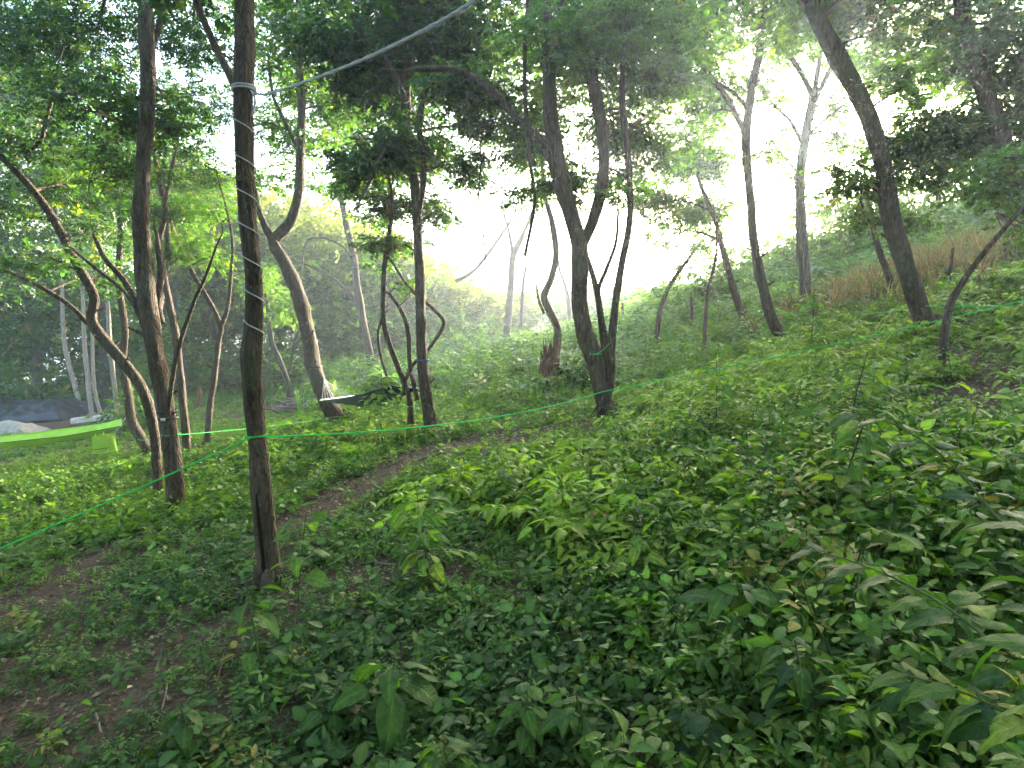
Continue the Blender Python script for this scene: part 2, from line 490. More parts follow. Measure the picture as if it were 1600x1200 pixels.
M_SOIL = soil_mat()
M_TINT = tint_mat('litter')
M_TWIG = plain_mat('twig', (.075, .055, .04), .9, .2)

# ---------------------------------------------------------------- the setting: ground
BARE = []                      # bare patches (x, y, radius, strength)
for px, py, r, s in [(700, 700, .65, 1), (640, 722, .6, 1), (615, 735, .5, 1), (590, 748, .55, 1), (565, 763, .5, 1), (540, 778, .5, 1), (515, 792, .45, 1), (490, 806, .42, 1), (450, 822, .35, .9),
                     (770, 690, .6, .8), (850, 678, .6, .7), (930, 665, .6, .7), (1010, 655, .7, .5),
                     (1560, 620, .9, 1), (1500, 640, .8, 1), (1580, 560, 1.1, .95), (1440, 600, .5, .7), (1600, 680, .45, .95),
                     (1150, 725, .45, .7), (1250, 690, .35, .5), (1010, 560, 1.2, .7), (980, 580, .8, .7),
                     (560, 905, .26, .7), (480, 915, .28, .7), (350, 985, .26, .8), (230, 1000, .24, .7), (120, 1110, .2, .7), (30, 1120, .22, .7),
                     (640, 1010, .2, .7), (20, 950, .4, .7), (990, 1190, .16, 1), (60, 830, .8, .6), (20, 810, .7, .6),
                     (730, 900, .2, .7), (450, 860, .35, .6), (1150, 1165, .15, .8)]:
    g = G(px, py); BARE.append((g[0], g[1], r, s))
def bare(x, y):
    b = np.zeros_like(x)
    for bx, by, r, s in BARE:
        r = r * 1.15
        d2 = ((x - bx) ** 2 + (y - by) ** 2) / (r * r)
        b = np.maximum(b, s * np.exp(-d2 ** 1.5))
    return b

def ground():
    gx = np.concatenate([[-300, -150, -80, -50, -35], np.arange(-25, -8, .7), np.arange(-8, 8, .16), np.arange(8, 25, .7), [26, 35, 50, 80, 150, 300]])
    gy = np.concatenate([[-60, -20, -8, -4], np.arange(-2, 12, .16), np.arange(12, 30, .7), [32, 36, 42, 50, 65, 90, 150, 300, 600]])
    X, Y = np.meshgrid(gx, gy)
    Z = H(X, Y)
    Z = np.where(Y > 60, np.minimum(Z, -4.0), Z)
    Z = Z + .035 * (vnoise(X * 6, Y * 6, 21) - .5) * (np.abs(X) < 8) * (Y < 12)
    ny, nx = X.shape
    i = np.arange(ny - 1)[:, None] * nx; j = np.arange(nx - 1)[None]
    f = np.stack([i + j, i + j + 1, i + nx + j + 1, i + nx + j], -1).reshape(-1, 4)
    mb = MB(); mb.add(np.stack([X, Y, Z], -1), f)
    tag(mb.build('ground', M_SOIL), kind='structure')
ground()

# ---------------------------------------------------------------- leaf colours (albedo)
def greens(rng, n, base, var=.18, yellow=.15, ycol=(.20, .25, .035), old=.0):
    b = np.asarray(base, float)[None] * np.exp(rng.normal(0, var, (n, 1)))
    k = (rng.random((n, 1)) < yellow) * rng.uniform(.3, .9, (n, 1))
    c = b * (1 - k) + np.asarray(ycol)[None] * k
    if old:
        o = rng.random((n, 1)) < old
        c = np.where(o, np.array([[.24, .19, .04]]) * rng.uniform(.6, 1.2, (n, 1)), c)
    return c.clip(.004, .6)
DEEP = (.040, .088, .030)
MID = (.074, .150, .022)
FRESH = (.138, .235, .020)
COOL = (.058, .118, .026)

# ---------------------------------------------------------------- trees
_r = RNG(5)
SPRAYS = [spray_pinnate(_r, 11, leaf_simple(.5), 1.0, .33) for _ in range(4)]
SPRAYS_B = [spray_pinnate(_r, 9, leaf_simple(.62), 1.0, .42) for _ in range(4)]
SPRAYS_N = [spray_pinnate(_r, 11, leaf_ovate(.5, .3), 1.0, .34) for _ in range(3)]

def leaf_cloud(mb, rng, centre, rad, n, size, base, sprays=SPRAYS, var=.2, yellow=.12, old=.01, sub=9, mi=0, flat=.5, fine=None):
    """sprays spread through uneven sub-clusters of an ellipsoid"""
    rad = np.asarray(rad, float)
    k = max(3, sub)
    cc = rng.normal(0, 1, (k, 3)); cc /= np.linalg.norm(cc, axis=1)[:, None]
    cc *= (rng.random((k, 1)) ** .45) * .85
    cr = rng.uniform(.28, .55, k)
    wts = cr ** 2; wts /= wts.sum()
    idx = rng.choice(k, n, p=wts)
    q = rng.normal(0, .68, (n, 3)) * cr[idx][:, None]
    q[:, 2] *= .62
    p = centre + (cc[idx] + q) * rad
    tone = np.exp(rng.normal(0, .18, k))[idx]
    out = (cc[idx] + q); out[:, 2] *= .3
    d = out + rng.normal(0, .7, (n, 3)); d[:, 2] = d[:, 2] * .45 - .18
    up = np.stack([rng.normal(0, flat, n), rng.normal(0, flat, n), np.ones(n)], 1)
    R = rot_frames(d, up)
    col = greens(rng, n, base, var, yellow, old=old) * tone[:, None]
    s = size * rng.uniform(.65, 1.25, n)
    which = rng.integers(0, len(sprays), n)
    for i, (tv, tf, tc) in enumerate(sprays):
        m = which == i
        if m.any():
            scatter(mb, tv, tf, p[m], R[m], s[m], col[m], tc, mi)
    return centre + cc * rad, cr

STATS = {}
def tree(label, stems, clumps=(), bark=None, name='tree', cat='tree', seed=0, leaf=.172, base=MID, dens=1.0, group=None, Y=None,
         sprays=SPRAYS, yellow=.10, dead=(), flare=1.55, depth=.25, branches=(), boost=1.0, sides=14, rough=.14):
    """stems / branches are photo-pixel polylines (x, y, width px) standing at the depth where the first base pixel meets the ground"""
    rng = RNG(seed + 1000)
    bark = bark or M_BARK
    b = G(stems[0][0][0], stems[0][0][1])
    if Y is None: Y = b[1]
    else:
        q = P(stems[0][0][0], stems[0][0][1], Y); b = np.array([q[0], Y, float(H(q[0], Y))])
    root = empty(name, b)
    tag(root, label, cat, group)
    allpts = []; 
    def poly(pl, k, endY=0.0, ground_it=False):
        n = len(pl)
        off = np.cumsum(rng.normal(0, depth * .4, n)); off -= off[0]
        y0 = Y + (0 if k == 0 else endY)
        pts = []; rr = []
        for i, (px, py, wd) in enumerate(pl):
            yy = y0 + off[i] * .6 + (0 if not endY else endY * (i / max(1, n - 1)))
            pt = P(px, py, yy)
            pts.append(pt); rr.append(wd / 2 * yy / F * .97)
        pts = np.array(pts)
        if ground_it:
            g = float(H(pts[0][0], pts[0][1]))
            pts = np.vstack([[pts[0][0], pts[0][1], g - .12], pts]) if pts[0][2] > g - .1 else pts
            if len(pts) > len(rr): rr = [rr[0] * flare] + rr
        sm = smooth_path(pts, 7)
        rs = np.interp(np.linspace(0, 1, len(sm)), np.linspace(0, 1, len(rr)), rr)
        ext = sm[-1] + (sm[-1] - sm[-4]) * np.array([[.6], [1.3], [2.0]]) + rng.normal(0, .02, (3, 3))
        sm = np.vstack([sm, ext]); rs = np.concatenate([rs, rs[-1] * np.array([.75, .45, .15])])
        return sm, rs
    for k, pl in enumerate(stems):
        sm, rs = poly(pl, k, 0, ground_it=(k == 0))
        mb = MB(); tube(mb, sm, rs, sides, rough, seed + k * 7, ridge=.085)
        mb.build('trunk' if k == 0 else 'stem', bark, root, origin=b)
        allpts.append((sm, rs))
    for k, pl in enumerate(branches):
        sm, rs = poly(pl, 1, rng.normal(0, .15))
        mb = MB(); tube(mb, sm, rs, 8, .08, seed + k * 5)
        mb.build('branch', bark, root, origin=b)
        allpts.append((sm, rs))
    sm0, rs0 = allpts[0]
    if rs0[0] > .05:
        for q in range(4):
            j = rng.integers(len(sm0) // 5, len(sm0) * 2 // 3); a = rng.uniform(0, 6.28); d = np.array([math.cos(a), math.sin(a), .6])
            L = rs0[j] * rng.uniform(1.3, 2.6); mb = MB()
            tube(mb, np.array([sm0[j], sm0[j] + d * L * .6, sm0[j] + d * L]), np.array([.40, .28, .18]) * rs0[j] * rng.uniform(.5, 1), 6, .2, seed)
            mb.build('broken_branch', bark, root, origin=b)
        for q in range(5):          # roots running out into the soil
            a = q * 1.26 + rng.normal(0, .3); L = rs0[0] * rng.uniform(2.0, 3.4); pr = []
            for t in (0, .35, .7, 1):
                xx = b[0] + math.cos(a) * (rs0[0] * .3 + L * t); yy = b[1] + math.sin(a) * (rs0[0] * .3 + L * t)
                pr.append([xx, yy, float(H(xx, yy)) + rs0[0] * (1.0 * (1 - t) ** 2 - .25)])
            mb = MB(); tube(mb, smooth_path(pr, 4), np.linspace(rs0[0] * .5, rs0[0] * .12, 13), 7, .15, q); mb.build('root', bark, root, origin=b)
    trunkpts = np.vstack([a for a, _ in allpts]); trunkr = np.concatenate([r for _, r in allpts])
    mbc = MB(); nl = 0
    for ci, cl in enumerate(clumps):
        px, py, r = cl[0], cl[1], cl[2]
        dn = cl[3] if len(cl) > 3 else 1.0
        dy = cl[4] if len(cl) > 4 else rng.uniform(-.15, 1.7)
        yy = max(2.2, Y + dy)
        c = P(px, py, yy)
        rm = r * yy / F
        rad = np.array([rm * 1.15, rm * 1.1, rm * .85])
        n = int(dens * boost * dn ** .75 * 120 * (rm / leaf * .26) ** 2 / .35) + 6
        n = min(n, 2300)
        cen, cr = leaf_cloud(mbc, rng, c, rad, n, leaf, base, sprays, yellow=yellow, sub=int(6 + rm * 7))
        nl += n
        # limb from the stem to the clump, then twigs
        dd = np.linalg.norm(trunkpts - c, axis=1) + np.where(trunkpts[:, 2] > c[2] - .15, 1.5, 0)
        a = int(np.argmin(dd)); p0 = trunkpts[a]
        L = np.linalg.norm(c - p0)
        mid = p0 * .5 + c * .5 + np.array([rng.normal(0, .08), rng.normal(0, .08), .10]) * L
        sm = smooth_path([p0, mid, c], 8)
        r0 = min(trunkr[a] * .55, .010 + .012 * L)
        mb = MB(); tube(mb, sm, np.linspace(r0, .007, len(sm)), 7, .1, seed + ci)
        mb.build('branch', bark, root, origin=b)
        for q in cen[: int(5 + rm * 5)]:
            j = rng.integers(len(sm) // 3, len(sm))
            m2 = (sm[j] + q) / 2 + rng.normal(0, .06, 3)
            tube(mbc, smooth_path([sm[j], m2, q], 4), np.linspace(.007, .0025, 9), 4, mi=1, col=(.1, .08, .06), cap=False)
    if clumps:
        mbc.build('crown', [M_LEAF, bark], root, origin=b)
    STATS[name + label[:20]] = nl
    return root, allpts, Y, b

T = {}
T['main'] = tree('near tree with grey cord wound round its trunk and a long crack at the foot',
    [[(421, 912, 38), (415, 840, 35), (408, 760, 33), (400, 680, 29), (394, 600, 32), (393, 555, 35), (398, 510, 27), (396, 430, 25), (387, 340, 27), (381, 230, 28), (382, 110, 29), (383, 0, 28), (388, -150, 24), (380, -330, 18)]],
    [(285, -90, 110), (440, -110, 130), (300, -260, 140), (520, -230, 130)], leaf=.18,
    branches=[[(379, 165, 12), (360, 120, 12), (335, 70, 11), (302, -10, 10), (270, -110, 8)]],
    seed=1, sprays=SPRAYS_B, dens=.5, sides=20, base=DEEP)
T['strap'] = tree('tree with black strap and buckle at waist height, left of the cord-wound trunk',
    [[(276, 808, 29), (271, 720, 26), (262, 650, 25), (250, 590, 25), (238, 530, 27), (230, 470, 28), (223, 390, 24), (219, 330, 23), (226, 240, 21), (232, 140, 20), (229, 50, 20), (226, -60, 18), (232, -220, 14)]],
    [(150, 50, 90), (255, 150, 55, .9), (120, 170, 80), (300, 50, 75, .8), (60, 40, 90), (190, -80, 130), (290, 210, 55, .8), (180, 240, 60)],
    branches=[[(262, 650, 7), (275, 560, 7), (300, 480, 6), (322, 430, 5), (340, 380, 3)], [(246, 570, 6), (205, 470, 5), (150, 420, 5), (120, 395, 3)], [(240, 545, 13), (215, 480, 11), (195, 440, 9), (165, 405, 8), (150, 375, 6)], [(238, 75, 9), (252, 30, 8), (262, -40, 7)], [(252, 505, 11), (246, 470, 11), (252, 430, 10), (246, 380, 8)]],
    seed=2, dens=1.25, sides=16, base=DEEP)
T['curvy'] = tree('dark crooked tree leaning left over the lime green hammock',
    [[(248, 788, 14), (243, 700, 15), (236, 650, 16), (222, 608, 17), (193, 566, 17), (160, 527, 16), (144, 500, 15), (147, 466, 14), (132, 432, 14), (112, 398, 13), (85, 345, 12), (52, 298, 11), (20, 262, 10), (-20, 225, 8)]],
    [(60, 210, 85), (10, 330, 60), (115, 300, 60, .8), (0, 120, 90), (70, 400, 45, .7), (150, 360, 40, .9), (170, 440, 34, .9)],
    branches=[[(138, 506, 8), (110, 478, 7), (70, 452, 6), (30, 432, 5), (-20, 412, 4)], [(38, 240, 5), (62, 222, 6), (74, 180, 6), (90, 120, 4)]],
    seed=3, dens=1.0, base=DEEP)
T['hamtree'] = tree('bent tree holding the white cord end of the lime green hammock',
    [[(237, 715, 15), (220, 685, 15), (205, 655, 14), (200, 615, 13), (192, 570, 12), (195, 510, 10), (185, 440, 9), (188, 360, 8), (180, 280, 6)]],
    [(200, 330, 55), (150, 300, 50), (215, 250, 60), (130, 240, 60, .8)], seed=4, base=MID)
T['pale_mid'] = tree('straight pale trunk half hidden behind the strapped tree',
    [[(259, 712, 14), (252, 660, 13), (246, 600, 13), (242, 540, 12), (250, 470, 10), (262, 400, 9), (258, 320, 8)]],
    [(280, 400, 45), (265, 330, 45), (300, 300, 45)], bark=M_BARKG, seed=5, base=MID)
T['slim_left'] = tree('slim dark tree forking high up, right behind the strapped tree',
    [[(293, 712, 12), (288, 650, 12), (283, 600, 12), (276, 530, 11), (266, 480, 11), (256, 430, 10), (248, 380, 9), (258, 335, 8), (252, 295, 8), (240, 235, 6)]],
    [(260, 230, 50), (300, 270, 45, .8), (240, 330, 40, .8), (320, 150, 60, .8)], branches=[[(256, 325, 6), (268, 265, 5), (275, 235, 4)]], seed=6, base=DEEP)
T['fork'] = tree('slender Y-forked tree between the strapped tree and the cord-wound trunk',
    [[(323, 698, 11), (328, 640, 10), (335, 585, 10), (342, 530, 9), (345, 512, 9), (333, 482, 8), (312, 446, 7), (290, 405, 7), (268, 352, 6), (255, 300, 4)],
     [(345, 512, 8), (356, 478, 6), (361, 430, 5), (363, 375, 4), (350, 310, 3)]],
    [(320, 330, 45, .8), (345, 280, 35, .7), (290, 350, 40, .8), (330, 400, 35, .7)], seed=7, base=MID)
T['lean'] = tree('leaning forked tree that the dark hammock hangs from',
    [[(532, 667, 30), (508, 620, 26), (492, 580, 24), (481, 520, 23), (467, 465, 22), (445, 410, 20), (428, 378, 18), (455, 345, 14), (466, 300, 14), (470, 220, 13), (471, 150, 12), (466, 60, 11), (470, -60, 10)],
     [(430, 382, 12), (415, 355, 10), (404, 325, 8), (400, 300, 6), (385, 260, 4)]],
    [(450, 110, 65), (525, 180, 56, 1.2), (405, 285, 30, .8), (450, 230, 40, .8), (490, 275, 30, .5), (500, 50, 80), (420, 200, 45, .9), (440, 20, 80), (470, 215, 30, .6)],
    branches=[[(466, 235, 6), (445, 190, 6), (427, 150, 5), (420, 100, 4)]], seed=8, sides=16, sprays=SPRAYS_B)
T['small'] = tree('small mossy tree growing out of the pile of cut sticks',
    [[(456, 636, 12), (450, 600, 10), (436, 560, 9), (424, 532, 8), (418, 480, 6), (410, 440, 4)], [(452, 580, 5), (458, 545, 4), (466, 520, 3)]],
    [(420, 440, 40, .8), (450, 490, 30, .7), (395, 460, 35, .7)], bark=M_BARKM, seed=9, base=FRESH, depth=.1)
T['backham'] = tree('slim tree behind the dark hammock with a side branch arching left',
    [[(588, 608, 14), (577, 550, 13), (566, 495, 12), (558, 450, 12), (552, 400, 11), (540, 345, 10), (531, 295, 9), (525, 220, 8), (520, 130, 6)]],
    [(545, 290, 38, .8), (560, 215, 55, .9), (510, 130, 55, .9), (560, 120, 50), (590, 270, 30, .8)],
    branches=[[(560, 475, 6), (540, 450, 5), (510, 428, 4), (470, 410, 3)], [(560, 465, 5), (552, 425, 4), (556, 398, 3)], [(470, 440, 2), (478, 380, 3), (505, 372, 3), (535, 385, 3), (545, 398, 3)]], boost=1.6, seed=10, sprays=SPRAYS_B)
T['hold'] = tree('straight dark tree with blue strap at the far end of the dark hammock',
    [[(676, 682, 26), (668, 635, 20), (662, 590, 18), (658, 520, 17), (656, 440, 16), (653, 370, 15), (650, 310, 14), (645, 260, 14), (637, 200, 14), (633, 120, 16), (640, 40, 14), (642, -60, 12), (640, -200, 9)],
     [(652, 345, 10), (661, 290, 9), (661, 240, 9), (655, 190, 9), (668, 130, 8)]],
    [(620, 110, 90), (555, 55, 80), (700, 55, 85), (640, 250, 55, 1.2), (692, 232, 42, 1.1), (590, 225, 55, 1.2), (640, 330, 44, .9), (600, 385, 36, .7), (690, 330, 30, .5), (555, 275, 42, .8), (640, 0, 100), (720, 140, 50), (580, 150, 60), (745, 262, 30, .9), (770, 200, 40, .9)],
    branches=[[(636, 160, 10), (600, 90, 10), (560, 45, 9), (530, -10, 8)], [(637, 205, 8), (600, 240, 8), (575, 290, 6)]], boost=1.6, seed=11, base=DEEP, dens=1.25, sides=16, sprays=SPRAYS_B)
T['curly'] = tree('thin many-stemmed tree with one looping stem beside the dark hammock',
    [[(640, 625, 9), (622, 575, 9), (606, 530, 9), (599, 490, 8), (600, 430, 8), (605, 385, 7), (613, 320, 6), (605, 260, 5)],
     [(652, 625, 8), (641, 570, 8), (637, 515, 7), (625, 482, 6), (612, 465, 5)],
     [(608, 600, 4), (594, 552, 4), (591, 520, 4), (597, 495, 4)],
     [(622, 630, 6), (642, 575, 6), (668, 548, 6), (690, 515, 6), (691, 498, 6), (668, 475, 5), (640, 450, 5), (612, 408, 4)]],
    [(600, 330, 34, .8), (640, 380, 26, .6), (625, 440, 22, .5), (660, 455, 20, .5), (575, 330, 28, .7)], seed=12, depth=.1, Y=8.7)
T['snag'] = tree('thin crooked tree sprouting from a snapped reddish stump near the centre',
    [[(866, 600, 14), (868, 560, 13), (871, 515, 13), (858, 485, 11), (850, 462, 11), (862, 432, 11), (869, 395, 10), (862, 345, 9), (850, 300, 7), (846, 240, 5)],
     [(850, 490, 5), (842, 470, 4), (838, 445, 3)]],
    [(845, 250, 30, .5), (870, 310, 26, .4)], seed=13, depth=.08, flare=1.1)
T['centre'] = tree('big dark centre tree with a curved foot and several forking stems',
    [[(946, 648, 27), (940, 610, 26), (928, 560, 28), (912, 515, 27), (905, 465, 24), (905, 415, 27), (903, 375, 27), (888, 325, 26), (872, 260, 26), (860, 170, 22), (857, 80, 18), (852, -10, 16), (848, -140, 12)],
     [(906, 390, 16), (926, 345, 18), (941, 285, 18), (942, 210, 18), (925, 125, 20), (896, 60, 18), (878, 0, 16), (860, -100, 12)],
     [(950, 620, 14), (946, 550, 14), (938, 490, 11), (930, 445, 9), (918, 405, 8)],
     [(952, 610, 14), (956, 540, 13), (962, 470, 11), (974, 400, 11), (985, 330, 10), (981, 240, 10), (972, 160, 9), (975, 80, 6)],
     [(948, 530, 7), (935, 460, 6), (948, 420, 6), (962, 380, 5), (966, 330, 4)]],
    [(800, 50, 95), (895, 70, 90), (985, 80, 85), (760, 150, 45, .9), (955, 190, 55, .9), (860, 265, 42, 1.0), (1005, 235, 50, 1.1), (825, 215, 50, 1.0), (905, 290, 32, .8), (960, 275, 34, .7), (820, 300, 28, .5), (1000, 0, 90), (850, 150, 55), (1030, 140, 45, .8), (980, 300, 24, .5)],
    branches=[[(873, 275, 14), (845, 222, 14), (805, 180, 12), (765, 140, 12), (715, 110, 10), (650, 108, 8)], [(928, 130, 8), (935, 80, 8), (950, 20, 6)],
              [(820, 400, 5), (832, 340, 6), (835, 300, 5), (825, 240, 5)], [(835, 260, 7), (822, 180, 7), (820, 80, 6), (824, 0, 5)], [(760, 440, 2), (757, 380, 3), (748, 320, 3), (752, 250, 3)]],
    boost=1.6, seed=14, dens=1.15, sides=18, base=MID, sprays=SPRAYS_B)
T['rslim'] = tree('slim leaning tree with long side limb, right of the clearing sky',
    [[(1224, 537, 18), (1205, 495, 16), (1188, 430, 15), (1177, 370, 13), (1172, 300, 13), (1166, 230, 13), (1173, 150, 12), (1187, 80, 11), (1195, 0, 9), (1197, -100, 7)]],
    [(1075, 40, 75), (1140, 50, 50, .8), (1225, 40, 50, .8), (1200, -60, 80), (1130, 130, 40, .7), (1050, 110, 50, 1), (1110, 175, 34, .6), (1190, 250, 26, .4), (1200, 130, 30, .5)],
    branches=[[(1166, 215, 8), (1140, 160, 8), (1100, 105, 7), (1060, 50, 7), (1030, -10, 6)], [(1174, 175, 5), (1140, 140, 5), (1095, 120, 4)]], boost=1.6, seed=15, sprays=SPRAYS_B)
T['rfork'] = tree('pale backlit tree forking in three against the bright sky',
    [[(1264, 500, 20), (1257, 430, 18), (1252, 360, 16), (1250, 300, 15), (1253, 245, 14), (1263, 190, 13), (1271, 150, 12)],
     [(1271, 152, 8), (1258, 125, 8), (1240, 95, 7), (1215, 60, 5), (1200, 20, 4)], [(1272, 152, 8), (1278, 110, 7), (1284, 70, 5), (1290, 10, 4)], [(1273, 158, 7), (1292, 118, 6), (1310, 80, 4)]],
    [(1255, 40, 50, .7), (1305, 165, 32, .6), (1228, 215, 26, .4), (1312, 220, 34, .7), (1330, 100, 48, .8), (1220, 90, 36, .6), (1225, 150, 20, .35), (1290, 20, 50, .7), (1240, 275, 18, .3)],
    branches=[[(1254, 225, 6), (1235, 190, 5), (1210, 165, 4), (1180, 125, 3)], [(1251, 275, 4), (1225, 245, 3), (1190, 200, 2)], [(1258, 215, 4), (1280, 195, 4), (1310, 170, 3)]], bark=M_BARKG, boost=1.6, seed=16, sprays=SPRAYS_B)
T['rbig'] = tree('thick dark tree leaning left on the right slope',
    [[(1452, 524, 34), (1440, 490, 30), (1425, 445, 27), (1408, 395, 25), (1393, 340, 25), (1382, 280, 24), (1370, 220, 24), (1345, 155, 25), (1312, 95, 25), (1280, 35, 22), (1250, -25, 20), (1205, -120, 15)]],
    [(1325, 15, 80), (1410, 50, 70, .9), (1440, 130, 50, .9), (1450, 270, 55), (1330, 290, 34, .8), (1405, 330, 38, .9), (1300, -60, 100), (1430, 210, 40, .7), (1350, 330, 30, .8), (1305, 265, 24, .6)],
    boost=1.6, seed=17, sides=18, sprays=SPRAYS_B, dens=1.15)
T['rcurve'] = tree('thin dark tree curving right over the bare earth on the slope',
    [[(1470, 588, 12), (1473, 545, 12), (1478, 505, 11), (1486, 473, 11), (1508, 435, 9), (1540, 392, 8), (1575, 350, 7), (1610, 308, 6), (1640, 260, 4)]],
    [(1570, 290, 45), (1530, 280, 40), (1600, 350, 30, .6), (1560, 250, 45), (1610, 300, 50)],
    seed=18, depth=.1, sprays=SPRAYS_B)
T['redge'] = tree('leaning tree cut by the right picture edge, under dark drooping foliage',
    [[(1650, 430, 30), (1625, 370, 27), (1598, 300, 25), (1576, 250, 24), (1555, 190, 23), (1532, 120, 22), (1512, 55, 20), (1500, -10, 18), (1490, -120, 14)]],
    [(1560, 50, 80), (1540, 170, 65), (1590, 225, 65), (1480, 205, 55), (1470, 90, 60, .8), (1590, 130, 60), (1500, -60, 100), (1420, 235, 45), (1520, 235, 55, 1.1)],
    branches=[[(1525, 95, 10), (1545, 45, 10), (1575, 10, 8), (1610, -40, 6)], [(1530, 110, 6), (1570, 100, 6), (1610, 85, 5)], [(1535, 130, 6), (1490, 90, 5), (1440, 110, 4)]],
    boost=1.6, seed=19, Y=7.6, sprays=SPRAYS_B, dens=1.1, base=DEEP)
T['rclump'] = tree('small tree with a dark round crown in front of the white sky',
    [[(1172, 522, 13), (1155, 478, 12), (1140, 430, 10), (1128, 385, 9), (1118, 345, 8), (1095, 290, 6), (1080, 240, 4)]],
    [(1075, 265, 52, 1.6), (1100, 320, 46, 1.6), (1040, 315, 44, 1.5), (1090, 170, 40, .9), (1115, 215, 36, .8), (1055, 225, 34, .8), (1035, 370, 24, .5), (1110, 380, 26, .6)],
    seed=20, sprays=SPRAYS_B, dens=1.5)
T['stick1'] = tree('very thin bare young tree rising straight from the undergrowth',
    [[(1100, 562, 6), (1102, 510, 6), (1105, 460, 5), (1114, 425, 5), (1120, 390, 4), (1118, 350, 3)]], [(1118, 345, 22, .6)], seed=21, flare=1.1, depth=.05)
T['slant'] = tree('slanting young tree below the gap of white sky',
    [[(1025, 550, 8), (1028, 510, 8), (1034, 475, 7), (1050, 440, 6), (1078, 402, 5), (1100, 370, 3)]], [(1022, 455, 16, .5), (1080, 390, 26, .6), (1060, 420, 16, .4)], seed=22, depth=.1)
T['hillslim'] = tree('slim leaning tree beside the dry reddish grass on the hill',
    [[(1400, 474, 11), (1388, 430, 10), (1372, 385, 9), (1360, 335, 8), (1352, 280, 5)]], [(1355, 300, 30), (1380, 290, 30)], seed=23, depth=.1)
T['mid1'] = tree('thin two-pronged tree at the left edge of the bright gap',
    [[(789, 568, 12), (793, 510, 11), (798, 450, 10), (802, 400, 10), (818, 365, 7), (832, 330, 5)], [(802, 402, 6), (797, 370, 5), (788, 335, 4)]],
    [(832, 320, 24, .35), (785, 325, 20, .3)], branches=[[(712, 440, 6), (738, 425, 6), (760, 400, 5), (795, 350, 4), (806, 330, 3)]], seed=24, depth=.15)
T['mid2'] = tree('pencil-thin young tree left of the snapped stump',
    [[(811, 565, 6), (814, 500, 5), (818, 440, 5), (825, 400, 3)]], [(822, 395, 18, .25)], seed=25, depth=.08)
T['mid3'] = tree('thin young tree just right of the snapped stump',
    [[(890, 545, 8), (890, 490, 7), (884, 450, 6), (874, 420, 5), (868, 380, 3)]], [(872, 370, 18, .25)], seed=26, depth=.08)

for i, (st, lab) in enumerate([
    ([(128, 645, 10), (115, 595, 9), (101, 540, 9), (98, 490, 8), (96, 440, 7), (92, 380, 5), (90, 320, 4)], 'leftmost pale-barked trunk, crooked, behind the tarpaulins'),
    ([(144, 650, 10), (138, 600, 9), (132, 540, 9), (131, 510, 8), (128, 440, 7), (120, 380, 5)], 'pale-barked trunk second from the left behind the tarpaulins'),
    ([(162, 660, 8), (150, 620, 7), (145, 570, 7), (144, 520, 6), (140, 460, 5), (145, 400, 4)], 'thinnest pale trunk, bowed, behind the rolled mat'),
    ([(188, 676, 12), (181, 620, 10), (175, 570, 10), (171, 530, 9), (168, 470, 8), (160, 400, 6)], 'spotted pale trunk standing at the rolled mat')]):
    x = st[-1][0]; st = [(a_, b_, w_ * .72) for a_, b_, w_ in st]
    tree(lab, [st], [(x - 10, st[-1][1] - 10, 32, .7), (x + 25, st[-1][1] - 40, 34, .7), (x - 30, st[-1][1] + 30, 24, .5)], bark=M_BIRCH, name='pale_tree', seed=40 + i, group='pale-barked trees behind the clearing', base=MID, depth=.1)
# a tree left of the frame that carries the other end of the lime hammock and hangs leaves into the picture
T['off'] = tree('tree at the left picture edge carrying the lime green hammock and overhanging leaves',
    [[(-190, 720, 26), (-200, 600, 22), (-195, 450, 20), (-170, 300, 18), (-150, 150, 14), (-120, 0, 10)]],
    [(-20, 40, 90), (10, 200, 70), (-40, 300, 90), (30, -40, 90), (-10, 440, 45, .6)], Y=9.0, seed=50, base=DEEP, dens=.9)

